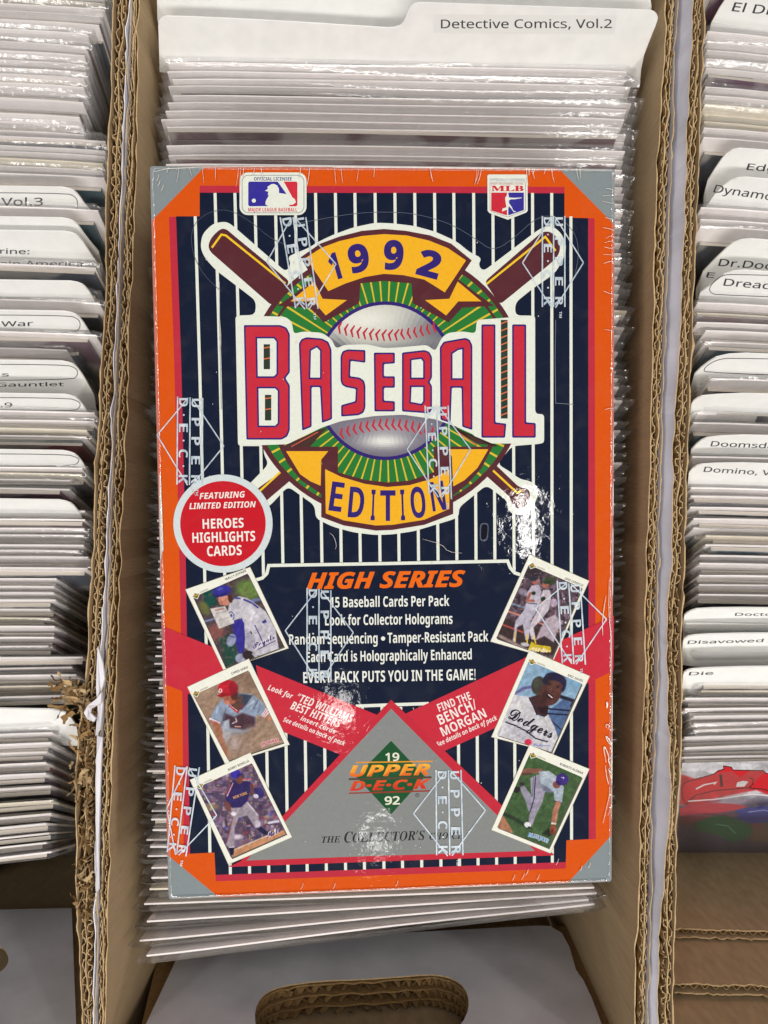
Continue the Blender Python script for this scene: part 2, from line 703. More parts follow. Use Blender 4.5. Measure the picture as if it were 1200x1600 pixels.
cr1 = crush_at(1080, 1440, 1.0)
wall(BOXL, ('left_in', 'left_mid', 'left_out'), 100, 2, True, crush=cr1)
wall(BOXM, ('mid_in', 'mid_mid', 'mid_out'), 200, 1, True)
wall(BOXM, ('mid2_in', 'mid2_mid', 'mid2_out'), 300, 1, True)
wall(BOXR, ('right_in', 'right_mid', 'right_out'), 400, 1, True, crush=crush_at(860, 1250, 0.35), splay=-0.0045)
# far side walls and floors, out of the picture but closing the boxes
for parent, x in ((BOXL, -0.27), (BOXR, 0.315)):
    mb = MB()
    mb.box((x - 0.003, Y0, ZB), (x + 0.003, Y1, 0))
    mb.build("side_wall", ["kraft_face"], parent)
for parent, xa, xb in ((BOXL, -0.266, -0.105), (BOXM, -0.098, 0.096), (BOXR, 0.105, 0.311)):
    mb = MB()
    mb.box((xa, Y0, ZB - 0.004), (xb, Y1, ZB))
    mb.build("bottom_panel", ["kraft_face"], parent)
    mb = MB()
    mb.box((xa, Y1 - 0.004, ZB + 0.001), (xb, Y1, -0.001))
    mb.build("back_panel", ["kraft_face"], parent)
mb = MB()
mb.box((-3, -3, ZB - 0.06), (3, 3, ZB - 0.05))
tag(mb.build("floor", ["floor_dark"]), kind="structure")


def slab_poly(mb, loops3, ext, mi=0, mside=1):
    """prism from 3D loops (first outer, rest holes), extruded by vector ext"""
    flat = [p for l in loops3 for p in l]
    n0 = (loops3[0][1] - loops3[0][0]).cross(loops3[0][2] - loops3[0][1])
    tris = tessellate_polygon(loops3)
    k = len(flat)
    V = flat + [p + ext for p in flat]
    Fc = [tuple(t) for t in tris] + [tuple(i + k for i in t) for t in tris]
    Ms = [mi] * len(Fc)
    s = 0
    for l in loops3:
        n = len(l)
        for i in range(n):
            j = (i + 1) % n
            Fc.append((s + i, s + j, s + j + k, s + i + k)); Ms.append(mside)
        s += n
    b0 = len(mb.V)
    mb.V += V
    for f, q in zip(Fc, Ms):
        mb.F.append([i + b0 for i in f]); mb.M.append(q)


def stadium(x0, y0, x1, y1, n=10):
    r = (y1 - y0) / 2
    cy = (y0 + y1) / 2
    return circle(x1 - r, cy, r, r, n, -90, 90) + circle(x0 + r, cy, r, r, n, 90, 270)


def yplane(Y):
    P, nn = Vector((0, Y, 0)), Vector((0, 1, 0))
    return lambda px, py: WP(px, py, P, nn)


# middle box: white end flap with a hand hole, boards behind it
Yf = -0.200
pl = yplane(Yf)
out = [(228, 1600), (275, 1500), (283, 1490), (300, 1482), (600, 1459), (840, 1446), (860, 1447), (878, 1458), (890, 1480), (900, 1515), (912, 1532), (925, 1560), (940, 1600), (972, 1667), (188, 1667)]
hole = [(440, 1540), (500, 1532), (560, 1530), (620, 1526), (665, 1522), (695, 1524), (718, 1534), (731, 1552), (733, 1575), (722, 1600), (700, 1618), (660, 1626), (470, 1646), (430, 1640), (405, 1620), (397, 1590), (402, 1566), (416, 1550)]


def onY(pts, Y, base=Yf):
    p0 = yplane(base)
    return [Vector((v.x, Y, v.z)) for v in (p0(*p) for p in pts)]


mb = MB()
slab_poly(mb, [onY(out, Yf), onY(smooth_loop(hole, 1), Yf)], Vector((0, -0.0006, 0)), 0, 1)
flap = mb.build("end_flap", ["white_liner", "kraft_edge"], BOXM)
flap['label'] = "white end flap with an oval hand hole"
cxh, cyh = 565, 1585
for k in range(3):
    yy = Yf - 0.0014 - 0.0046 * k
    hk = [(x + random.uniform(-1.5, 1.5), y + random.uniform(-1.5, 1.5)) for x, y in smooth_loop(hole, 2)]
    mb = MB()
    slab_poly(mb, [onY([(205, 1666), (250, 1475), (930, 1440), (972, 1666)], yy), onY(hk, yy)], Vector((0, -0.0007, 0)), 0, 1)
    mb.build("inner_board", ["kraft_flute_shaded", "kraft_flute_shaded"], flap)  # darker kraft puts the hole's shade into the boards' colour
    # fluting seen inside the hole
    lp = onY(hk, yy - 0.0008)
    cen = sum(lp, Vector()) / len(lp)
    V, Fc = [], []
    nz = 240
    for i in range(nz):
        t = i / nz * len(lp)
        a, b2 = lp[int(t) % len(lp)], lp[(int(t) + 1) % len(lp)]
        p = a.lerp(b2, t % 1)
        f = 0.5 + 0.5 * math.sin(i * 1.25 + k)
        V += [Vector((p.x, yy - 0.0009 - 0.0030 * f, p.z)), Vector((p.x, yy - 0.0012 - 0.0030 * f, p.z)) + (p - cen) * 0.12]
    Fc = [(2 * i, 2 * i + 1, (2 * i + 3) % (2 * nz), (2 * i + 2) % (2 * nz)) for i in range(nz)]
    mb = MB(); mb.add(V, Fc)
    mb.build("fluting", ["kraft_flute_shaded"], flap)
mb = MB()
mb.box((-0.097, Yf - 0.0185, ZB + 0.001), (0.095, Yf - 0.0165, -0.001))
mb.build("end_panel", ["kraft_face"], BOXM)
mb = MB()
mb.box((-0.095, Yf - 0.0185, 0.0003), (0.092, Yf + 0.0006, 0.0012))
mb.build("light_block_strip", ["white_liner"], BOXM)  # unseen strip added to keep light out of the hand hole
# left box: white end flap
Yl = -0.205
pl = yplane(Yl)
out = [(-700, 1435), (-300, 1428), (100, 1419), (112, 1419), (119, 1600), (120, 1688), (-700, 1688)]
hole = [(-300, 1478), (-20, 1476), (2, 1479), (11, 1488), (14, 1500), (9, 1512), (-4, 1521), (-30, 1526), (-300, 1530)]
mb = MB()
slab_poly(mb, [[Vector((v.x, Yl, v.z)) for v in (pl(*p) for p in out)], [Vector((v.x, Yl, v.z)) for v in (pl(*p) for p in smooth_loop(hole, 1))]], Vector((0, -0.0006, 0)), 0, 1)
f2 = mb.build("end_flap", ["white_liner", "kraft_edge"], BOXL)
mb = MB()
mb.box((-0.266, Yl - 0.008, ZB + 0.001), (-0.108, Yl - 0.005, -0.001))
mb.build("end_panel", ["kraft_face"], BOXL)
mb = MB()
mb.box((-0.264, Yl - 0.008, 0.0003), (-0.110, Yl + 0.0006, 0.0012))
mb.build("light_block_strip", ["white_liner"], BOXL)  # added strip out of view, blocks light from above behind the left flap
# right box: stepped brown end boards with corrugated tops


def corr_board(Y, pya, xa_px, Yt, name, seed, parent, zlow=ZB + 0.002):
    """board standing across the box: two liners and a fluted core"""
    pl = yplane(Y)
    z = pl(1100, pya).z
    x0, x1 = RX['right_in'](Y) + 0.001, 0.31
    r = np.random.default_rng(seed)
    for q, (ya, yb, m_) in enumerate(((Y, Y - 0.0006, "kraft_face"), (Y - Yt, Y - Yt - 0.0006, "kraft_face"))):
        mb = MB()
        n = 120
        V = []
        for i in range(n + 1):
            x = x0 + (x1 - x0) * i / n
            zz = z + r.normal(0, 0.0005) + (0.0007 if q else 0)
            V += [(x, ya, zlow), (x, ya, zz), (x, yb, zz), (x, yb, zlow)]
        Fc, M = [], []
        for i in range(n):
            a, b2 = 4 * i, 4 * i + 4
            Fc += [(a, a + 1, b2 + 1, b2), (a + 1, a + 2, b2 + 2, b2 + 1), (a + 2, a + 3, b2 + 3, b2 + 2)]
            M += [0, 1, 0]
        mb.V, mb.F, mb.M = [Vector(v) for v in V], [list(f) for f in Fc], M
        mb.build(name, ["kraft_face", "kraft_edge"], parent)
    n = 700
    pts = []
    for i in range(n):
        x = x0 + (x1 - x0) * i / n
        pts.append((x, Y - Yt / 2 - (Yt / 2 - 0.0007) * math.sin(i * 0.42 + 0.4 * math.sin(i * 0.05))))
    V, Fq = ribbon_poly(pts, 0.00035)
    VV = [(v.x, v.y, z - 0.0008) for v in V] + [(v.x, v.y, z - 0.02) for v in V]
    Fc = list(Fq) + [(i + 2 * n, i + 1 + 2 * n, i + 1, i) for i in range(n - 1)]
    mb = MB(); mb.add(VV, Fc)
    mb.build("fluting", ["kraft_flute_shaded", "kraft_edge"], parent)


corr_board(-0.178, 1452, 0, 0.0030, "end_board", 5, BOXR)
corr_board(-0.183, 1537, 0, 0.0032, "end_board", 6, BOXR)
mb = MB()
mb.box((0.105, -0.192, ZB + 0.001), (0.311, -0.189, -0.0))
mb.build("end_panel", ["kraft_face"], BOXR)

# shredded cardboard on the left wall


def scrap(mb, x, y, z, ln, w, ang, seed, curl=0.004, mi=0):
    r = np.random.default_rng(seed)
    n = 8
    P = []
    d = Vector((math.cos(ang), math.sin(ang), 0))
    p = Vector((x, y, z))
    for i in range(n + 1):
        P.append(p.copy())
        ang += r.normal(0, 0.35)
        d = Vector((math.cos(ang), math.sin(ang), r.normal(0.0, 0.35)))
        p += d * ln / n
    V = []
    tz0 = r.uniform(-0.8, 0.8)
    for i, q in enumerate(P):
        wd = w * (1 - 0.5 * i / n) * r.uniform(0.6, 1.3)
        tz = tz0 + r.uniform(-0.15, 0.15)
        V += [q + Vector((0.0002, 0.0002, 0.0003)), q + Vector((-math.sin(ang) * wd * tz, math.cos(ang) * wd * tz, -wd * 0.5))]
    mb.add(V, [(2 * i, 2 * i + 1, 2 * i + 3, 2 * i + 2) for i in range(n)], seed % 2)


mb = MB()
k = 0
for i in range(36):      # the tuft that sticks out
    px, py = random.uniform(98, 138), random.uniform(1062, 1112)
    p = W(px, py, 0.001)
    scrap(mb, p.x, p.y, 0.002 + random.uniform(-0.004, 0.004), random.uniform(0.003, 0.008), random.uniform(0.002, 0.0055), math.pi + random.uniform(-0.5, 0.6), 1000 + i)
for i in range(190):     # crumpled fluting along the rim
    py = random.choice([random.uniform(1110, 1240), random.uniform(1110, 1240), random.uniform(1230, 1400), random.uniform(1400, 1440)])
    c = np.interp(py, [1110, 1230, 1300, 1400, 1440], [132, 124, 133, 132, 130])
    px = c + random.uniform(-9, 12)
    p = W(px, py, 0.001)
    scrap(mb, p.x, p.y, 0.0005 + random.uniform(-0.005, 0.003), random.uniform(0.002, 0.006), random.uniform(0.0015, 0.0045), random.choice([math.pi / 2, -math.pi / 2]) + random.uniform(-0.8, 0.8), 3000 + i)
for i in range(40):
    py = random.uniform(860, 1260)
    px = np.interp(py, [860, 940, 1260], [1050, 1046, 1049]) + random.uniform(-5, 5)
    p = W(px, py, 0.001)
sc_ = mb.build("torn_cardboard", ["kraft_flute_shaded", "kraft_edge"], BOXL, True)
sc_['label'] = "shredded brown cardboard on the damaged rim"
sc_['kind'] = "stuff"
mb = MB()
for loop, z in (([(152, 1010), (160, 1035), (163, 1060), (158, 1080), (161, 1100), (157, 1140), (148, 1150), (152, 1110), (149, 1075), (150, 1048)], 0.002),
                ([(158, 1082), (150, 1092), (137, 1102), (130, 1114), (136, 1124), (146, 1128), (149, 1122), (140, 1114), (141, 1108), (152, 1102), (157, 1098)], 0.004),
                ([(151, 1150), (159, 1152), (157, 1200), (156, 1260), (153, 1320), (154, 1390), (150, 1396), (149, 1360), (150, 1290), (149, 1220), (150, 1180)], 0.0012)):
    pts = [W(x + random.uniform(-1, 1), y, z + random.uniform(-0.001, 0.001)) for x, y in loop]
    slab_poly(mb, [pts], Vector((0.0002, 0, -0.0006)), 0, 0)
o = mb.build("torn_paper", ["white_liner"], BOXL)
o['label'] = "torn white paper liner curling off the rim"

# ------------------------------------------------------------------ bagged comics
CW, CH = 0.1725, 0.262


def wavy_slab(name, w, h, y0, y1, bow, mats, ztop=0.0, ny=14, seed=0, round_=0.0):
    """upright slab: x across, z down from ztop, thickness y0..y1, bowed by `bow`"""
    r = np.random.default_rng(seed)
    ph = r.uniform(0, 6)
    zs = [0, -0.004, -0.03, -h * 0.5, -h]
    V, Fc = [], []
    for i in range(ny + 1):
        t = i / ny
        x = -w / 2 + w * t
        e = min(t, 1 - t) * w
        for z in zs:
            yb = bow * math.sin(math.pi * t) * (1 + z / h * 0.6) + 0.00018 * math.sin(7 * t + ph) * (1 + z / h)
            dz = -round_ * max(0, 1 - e / max(round_, 1e-6)) if z == 0 and round_ else 0
            V += [(x, y0 + yb, ztop + z + dz), (x, y1 + yb, ztop + z + dz)]
    m_ = len(zs) * 2
    M = []
    for i in range(ny):
        a, b2 = i * m_, (i + 1) * m_
        Fc.append((a, b2, b2 + 1, a + 1)); M.append(1)
        for k in range(len(zs) - 1):
            j = 2 * k
            Fc.append((a + j, a + j + 2, b2 + j + 2, b2 + j)); M.append(0)
            Fc.append((a + j + 1, b2 + j + 1, b2 + j + 3, a + j + 3)); M.append(0)
    for a in (0, ny * m_):
        for k in range(len(zs) - 1):
            j = 2 * k
            Fc.append((a + j, a + j + 1, a + j + 3, a + j + 2)); M.append(0)
    return mesh(name, V, Fc, mats, M, False)


def bag_mesh(seed):
    r = np.random.default_rng(seed)
    bow = r.normal(0.0004, 0.0003)
    ml, mr = r.uniform(0.0022, 0.0045), r.uniform(0.0022, 0.0045)
    top = r.uniform(0.0015, 0.0045)
    zs = [top, 0.0012, -0.003, -0.03, -0.14, -CH - 0.002]
    n = 16
    V, Fc = [], []
    xs = [-CW / 2 - ml, -CW / 2 - ml * 0.45] + [-CW / 2 + CW * i / n for i in range(n + 1)] + [CW / 2 + mr * 0.45, CW / 2 + mr]
    ph = r.uniform(0, 6, 4)
    for side in (0, 1):
        for x in xs:
            out = x < -CW / 2 - 1e-6 or x > CW / 2 + 1e-6
            t = min(1, max(0, (x + CW / 2) / CW))
            yb = bow * math.sin(math.pi * t)
            for z in zs:
                half = 0.0016 if side == 0 else 0.0013
                if x in (xs[0], xs[-1]): half = 0.0003
                elif out: half *= 0.75
                if z == top: half *= r.uniform(0.1, 0.35)
                y = (-half if side == 0 else half) + yb * (1 + z / CH * 0.6) + 0.0002 * math.sin(40 * x + ph[0] + z * 90)
                if z == top: y += 0.0008 * math.sin(25 * x + ph[1])
                zz = z + (0.0005 * math.sin(30 * x + ph[2]) if z == top else 0)
                if z == top and out: zz -= 0.001
                V.append((x, y, zz))
    m_ = len(zs)
    nx = len(xs)
    for side in (0, 1):
        o = side * nx * m_
        for i in range(nx - 1):
            for k in range(m_ - 1):
                a = o + i * m_ + k
                Fc.append((a, a + m_, a + m_ + 1, a + 1))
    for i in (0, nx - 1):
        for k in range(m_ - 1):
            a, b2 = i * m_ + k, nx * m_ + i * m_ + k
            Fc.append((a, a + 1, b2 + 1, b2))
    return mesh("bag", V, Fc, ["bag_film"], None, True)


NV = 8
BAGS = [bag_mesh(500 + i) for i in range(NV)]
BOARDS = [wavy_slab("backing_board", CW, CH, 0.00035, 0.0010, 0.0004, ["backing_board", "backing_board"], 0.0, seed=600 + i, round_=0.0004) for i in range(NV)]
BOARDS += [wavy_slab("backing_board", CW, CH, 0.00035, 0.0010, 0.0004, ["backing_board_aged", "backing_board_aged"], 0.0, seed=650, round_=0.0004)]
BOOKS = [wavy_slab("comic_book", 0.168, 0.256, -0.0013, 0.0002, 0.0004, ["comic_cover", "comic_pages"], -0.0055 + random.uniform(-0.001, 0.001), seed=700 + i) for i in range(NV)]


def comic(px, py, z, yaw, lean, anchor, label, group, board_bias=0):
    """anchor: which point of the comic's top edge the pixel marks: -1 left end, 0 middle, 1 right end"""
    P = W(px, py, z)
    R = Matrix.Rotation(math.radians(yaw), 4, 'Z') @ Matrix.Rotation(-math.radians(lean), 4, 'X')
    root = bpy.data.objects.new("bagged_comic", None)
    COL.objects.link(root)
    tag(root, label, "comic", group)
    loc = P - R.to_3x3() @ Vector((anchor * CW / 2, 0, 0))
    root.matrix_world = Matrix.Translation(loc) @ R
    link("backing_board", random.choice(BOARDS), root)
    bk = link("comic_book", random.choice(BOOKS), root)
    bk.location = (random.uniform(-0.002, 0.002), 0, random.uniform(-0.002, 0.001) if random.random() > 0.12 else random.uniform(0.002, 0.0045))
    link("bag", random.choice(BAGS), root)
    return root


# ------------------------------------------------------------------ divider cards


def divider(face, z, anchor_px, lean, yaw, texts, label, outline=None, label_boxes=()):
    top = anchor_px[1]
    lean = float(np.interp(top, [0, 300, 500, 700, 850, 1050, 1150], [25, 25, 26, 29, 34, 41, 45])) if lean is None else lean
    lim = top + float(np.interp(top, [0, 300, 800, 1050], [130, 110, 80, 56]))
    face = [(x, min(y, lim + (x - anchor_px[0]) * 0.02)) for x, y in face]
    P = W(anchor_px[0], anchor_px[1], z)
    R = Matrix.Rotation(math.radians(yaw), 3, 'Z') @ Matrix.Rotation(-math.radians(lean), 3, 'X')
    n = R @ Vector((0, -1, 0))
    root = bpy.data.objects.new("divider_card", None)
    COL.objects.link(root)
    root.location = P
    tag(root, label, "divider card", "white tabbed divider cards between the comics")
    loop = [WP(x, y, P, n) - P for x, y in face]
    mb = MB()
    slab_poly(mb, [loop], -n * 0.0006, 0, 0)
    mb.build("card", ["divider_plastic"], root)

    def plane(x, y, zz):
        return WP(x, y, P, n) - P + n * (0.00006 + zz)
    Art.z = 0
    if outline:
        a = Art(plane)
        a.line(outline, 1.1, (70, 70, 74))
        a.build("label_border", root, "matte_print")
    for lb in label_boxes:
        a = Art(plane)
        a.poly(lb, (236, 236, 233))
        a.build("label_sticker", root, "matte_print")
    for t in texts:
        s, bl, br, h = t[:4]
        a = Art(plane)
        a.text(s, bl, br, h, (48, 47, 52), shear=t[4] if len(t) > 4 else 0.0, off=0.004)
        a.build("lettering", root, "matte_print")
    return root


def interp(tab):
    xs, ys = zip(*tab)
    return lambda v: float(np.interp(v, xs, ys))


# --- left row
yawL = interp([(0, -1.2), (350, -0.3), (700, 1.2), (1000, 2.5), (1200, 5), (1340, 9)])
leanL = interp([(0, 25), (500, 21), (800, 18), (1100, 23), (1170, 29), (1270, 27), (1340, 16)])
wallL = interp([(y, x) for y, x in RIM['left_in']])
ZL = -0.009
LD = [  # top row, corner x, label, texts, outline rows
    (292, 104, [("Vol.3", (2, 321), (67, 321), 12)], (301, 334), "left box divider card lettered Vol.3", 30),
    (340, 104, [], None, "blank white divider card just behind the one ending in America", 12),
    (361, 108, [("rine:", (0, 396), (46, 397), 8), ("ain America", (0, 416), (129, 416), 8.5)], None, "left box divider card lettered rine: ain America", 50),
    (439, 118, [], None, "blank rounded divider card between the America and War cards", 16),
    (486, 108, [("War", (2, 510), (52, 509), 8)], (492, 520), "left box divider card lettered War", 30),
    (564, 104, [("s", (3, 588), (14, 588), 6), ("Gauntlet", (-6, 604), (100, 603), 6)], (569, 594), "left box divider card lettered Gauntlet", 36),
    (616, 108, [(".9", (1, 636), (19, 636), 7)], (621, 643), "left box divider card lettered .9", 22),
    (704, 106, [], (709, 729), "left box divider card with an empty outlined label", 22),
    (781, 100, [], None, "blank rounded divider card above the lower half of the left row", 12),
    (1108, 92, [], None, "white divider card with rounded corner beside the shredded rim", 9),
]
for top, cx_, texts, ol, lab, vis in LD:
    w_ = wallL(top) - 6
    face = [(-400, top - 14), (-300, top - 2), (cx_ - 14, top), (cx_ + 8, top + 4), (cx_ + 18, top + 12), (min(w_, cx_ + 30), top + 30), (w_, top + 62), (w_ - 2, top + 130), (-400, top + 130)]
    outl = None
    if ol:
        a, b2 = ol
        outl = smooth_loop([(-200, a), (cx_ - 4, a), (cx_ + 16, a + 6), (cx_ + 18, b2 - 8), (cx_ + 8, b2), (-200, b2)], 2, False)
    divider(smooth_loop(face, 1), -0.002, (60, top), None, yawL(top), texts, lab, outl)
ys = []
y = -26.0
while y < 1150:
    ys.append(y)
    y += random.uniform(9.0, 16.0) * np.interp(y, [0, 800, 900, 1150], [0.95, 0.98, 1.05, 1.12])
    for t in LD:
        if t[0] - 9 < y < t[0] + t[5] + 9:
            y = t[0] + t[5] + 9
ys += [1164, 1178, 1194, 1212, 1232, 1254, 1274, 1291, 1306, 1321, 1334]
SEC = [(-99, 292, "behind the Vol.3 card"), (292, 361, "between the Vol.3 and America cards"), (361, 486, "between the America and War cards"),
       (486, 564, "between the War and Gauntlet cards"), (564, 616, "between the Gauntlet and .9 cards"), (616, 704, "just below the .9 card"),
       (704, 781, "just below the empty outlined card"), (781, 1108, "in the long run down to the shredded rim"), (1108, 1290, "beside the shredded rim"), (1290, 1500, "at the near end of the row")]


ONES = "first second third fourth fifth sixth seventh eighth ninth tenth eleventh twelfth thirteenth fourteenth fifteenth sixteenth seventeenth eighteenth nineteenth twentieth".split()
_cnt = {}


def nth(key):
    _cnt[key] = _cnt.get(key, 0) + 1
    n_ = _cnt[key]
    return ONES[n_ - 1] if n_ <= 20 else ("twenty-" + ONES[n_ - 21] if n_ <= 29 else ("thirtieth" if n_ == 30 else "thirty-" + ONES[n_ - 31]))


def section(S, y):
    for a, b2, s in S:
        if a <= y < b2: return s
    return S[-1][2]


run = 0
for i, y in enumerate(ys):
    wl = wallL(y)
    if random.random() < 0.22: run = random.choice([0, 0, 8, 22, 34, 48])
    xr = wl - 7 - run - random.choice([0, 0, 3, 8])
    if 905 < y < 960: xr = min(xr, 88 + random.uniform(-6, 6))
    s = section(SEC, y)
    comic(xr, y, ZL + random.uniform(-0.002, 0.002) - (0.003 if run > 20 else 0), yawL(y), leanL(y), 1,
          nth("left" + s) + " bagged comic in the left box, " + s, "comics in the left box " + s)
# --- right row
yawR = interp([(0, -5.5), (300, -3), (600, -0.8), (900, 0.3), (1100, 1.6), (1190, 3.5)])
leanR = interp([(0, 25), (500, 22), (900, 22), (1100, 24), (1190, 33)])
wallR = interp([(y, x) for y, x in RIM['right_in']])
RD = [
    (-30, 1150, [("El Diablo", (1143, 17), (1262, 29), 14, 0.25)], None, "right box divider card lettered El Dia in the top corner", 70, [(1500, 60), (1500, -30), (1160, -34), (1130, 2), (1105, 48), (1100, 130), (1500, 150)]),
    (232, 1140, [("Edge", (1166, 265), (1228, 270), 10, 0.25)], None, "right box divider card lettered Edg", 32, [(1500, 262), (1160, 231), (1138, 236), (1122, 256), (1100, 292), (1098, 350), (1500, 380)]),
    (277, 1150, [("Dynamo", (1114, 300), (1206, 313), 12, 0.25)], None, "right box divider card lettered Dynamo", 40, [(1500, 312), (1172, 277), (1146, 279), (1122, 296), (1096, 334), (1094, 400), (1500, 430)]),
    (372, 1148, [("Dr.Doom", (1122, 415), (1232, 423), 11, 0.25), ("E", (1103, 433), (1115, 434), 8, 0.25)], None, "right box divider card lettered Dr.Doo", 46, [(1500, 404), (1180, 373), (1150, 376), (1130, 392), (1088, 436), (1086, 500), (1500, 520)]),
    (422, 1150, [("Dreadstar", (1130, 446), (1255, 456), 11, 0.2)], smooth_loop([(1500, 440), (1150, 428), (1126, 430), (1108, 448), (1110, 458), (1124, 461), (1500, 474)], 2, False), "right box divider card lettered Dreads", 44, [(1500, 450), (1172, 422), (1136, 425), (1118, 440), (1086, 464), (1085, 540), (1500, 570)]),
    (552, 1140, [], smooth_loop([(1500, 568), (1150, 559), (1120, 561), (1098, 576), (1104, 583), (1500, 594)], 2, False), "right box divider card with an empty outlined label", 32, [(1500, 572), (1180, 552), (1125, 555), (1100, 570), (1080, 590), (1079, 650), (1500, 680)]),
    (615, 1130, [], None, "blank curved divider card below the empty outlined label", 14, [(1500, 626), (1180, 615), (1100, 618), (1086, 624), (1078, 634), (1078, 700), (1500, 720)]),
    (680, 1130, [("Doomsday", (1110, 697), (1222, 701), 8, 0.25)], None, "right box divider card lettered Doomsd", 26, [(1500, 692), (1180, 680), (1108, 683), (1092, 690), (1076, 708), (1076, 780), (1500, 800)]),
    (724, 1130, [("Domino, Vol.", (1099, 737), (1226, 744), 8, 0.25)], None, "right box divider card lettered Domino", 32, [(1500, 738), (1180, 724), (1100, 725), (1084, 730), (1074, 742), (1074, 820), (1500, 840)]),
    (950, 1110, [("Doctor", (1148, 962), (1216, 962), 4.5, 0.3)], None, "right box divider card lettered Doct", 18, [(1500, 955), (1180, 950), (1092, 951), (1076, 956), (1067, 964), (1067, 1010), (1500, 1030)]),
    (990, 1110, [("Disavowed", (1074, 1006), (1192, 1003), 5, 0.35)], None, "right box divider card lettered Disavowed", 20, [(1500, 990), (1180, 990), (1090, 992), (1070, 996), (1066, 1006), (1066, 1050), (1500, 1060)]),
    (1043, 1110, [("Die", (1076, 1055), (1114, 1054), 5, 0.35)], None, "right box divider card lettered Die", 19, [(1500, 1040), (1180, 1042), (1086, 1045), (1070, 1049), (1066, 1058), (1066, 1110), (1500, 1110)]),
]
for top, cx_, texts, ol, lab, vis, face in RD:
    divider(smooth_loop(face, 1), -0.002, (1150, top + 8), None, yawR(top), texts, lab, ol)
SR = [(-99, 232, "above the Edg card"), (232, 372, "between the Dynamo and Dr.Doo cards"), (372, 552, "below the Dreads card"), (552, 680, "above the Doomsd card"),
      (680, 724, "behind the Domino card"), (724, 950, "below the Domino card"), (950, 1043, "beside the Disavowed card"), (1043, 1500, "below the Die card")]
y = -40.0
ys = []
while y < 1172:
    ys.append(y)
    y += random.uniform(9.5, 16.5) * np.interp(y, [0, 800, 1150], [1.05, 1.1, 1.0])
    for t in RD:
        if t[0] - 9 < y < t[0] + t[5] + 9:
            y = t[0] + t[5] + 9
run = 0
for y in ys:
    if random.random() < 0.25: run = random.choice([0, 0, 6, 14, 26])
    if 870 < y < 900: run = 18
    s = section(SR, y)
    comic(wallR(y) + 7 + run, y, -0.009 + random.uniform(-0.002, 0.002), yawR(y), leanR(y), -1,
          nth("right" + s) + " bagged comic in the right box, " + s, "comics in the right box " + s)
# first comic of the right row, its cover showing
R = Matrix.Rotation(math.radians(2.5), 4, 'Z') @ Matrix.Rotation(-math.radians(35), 4, 'X')
P = W(1066, 1187, -0.008)
fc = bpy.data.objects.new("bagged_comic", None)
COL.objects.link(fc)
tag(fc, "front comic in the right box, its cover splashed red, blue and green on white", "comic")
fc.matrix_world = Matrix.Translation(P - R.to_3x3() @ Vector((-CW / 2, 0, 0))) @ R
link("backing_board", BOARDS[0], fc)
o = link("comic_book", wavy_slab("comic_book", 0.17, 0.258, -0.0013, 0.0002, 0.0, ["label_tape", "comic_pages"], -0.001, seed=4), fc)
o = link("bag", BAGS[1], fc)
Rm = R.to_3x3()
nf = Rm @ Vector((0, -1, 0))
Pf = P + nf * 0.00145
Mi = fc.matrix_world.inverted()


def cover_plane(x, y, zz):
    return Mi @ (WP(x, y, Pf, nf) + nf * (0.00002 + zz))


# ------------------------------------------------------------------ soft painted pictures (flat prints with blurred colour)


def seg_dist(X, Y, pts, closed):
    d = np.full(X.shape, 1e9)
    n = len(pts)
    for i in range(n if closed else n - 1):
        (x0, y0), (x1, y1) = pts[i], pts[(i + 1) % n]
        dx, dy = x1 - x0, y1 - y0
        L2 = dx * dx + dy * dy + 1e-9
        t = np.clip(((X - x0) * dx + (Y - y0) * dy) / L2, 0, 1)
        d = np.minimum(d, np.hypot(X - x0 - t * dx, Y - y0 - t * dy))
    return d


def inside(X, Y, pts):
    c = np.zeros(X.shape, bool)
    n = len(pts)
    for i in range(n):
        (x0, y0), (x1, y1) = pts[i], pts[(i + 1) % n]
        cond = (y0 > Y) != (y1 > Y)
        xs = (x1 - x0) * (Y - y0) / ((y1 - y0) if y1 != y0 else 1e-9) + x0
        c ^= cond & (X < xs)
    return c


def vnoise(X, Y, s, seed):
    r = np.random.default_rng(seed)
    g = r.random((64, 64))
    x, y = X / s, Y / s
    xi, yi = np.floor(x).astype(int), np.floor(y).astype(int)
    fx, fy = x - xi, y - yi
    fx, fy = fx * fx * (3 - 2 * fx), fy * fy * (3 - 2 * fy)
    G = lambda a, b2: g[a % 64, b2 % 64]
    return (G(xi, yi) * (1 - fx) + G(xi + 1, yi) * fx) * (1 - fy) + (G(xi, yi + 1) * (1 - fx) + G(xi + 1, yi + 1) * fx) * fy


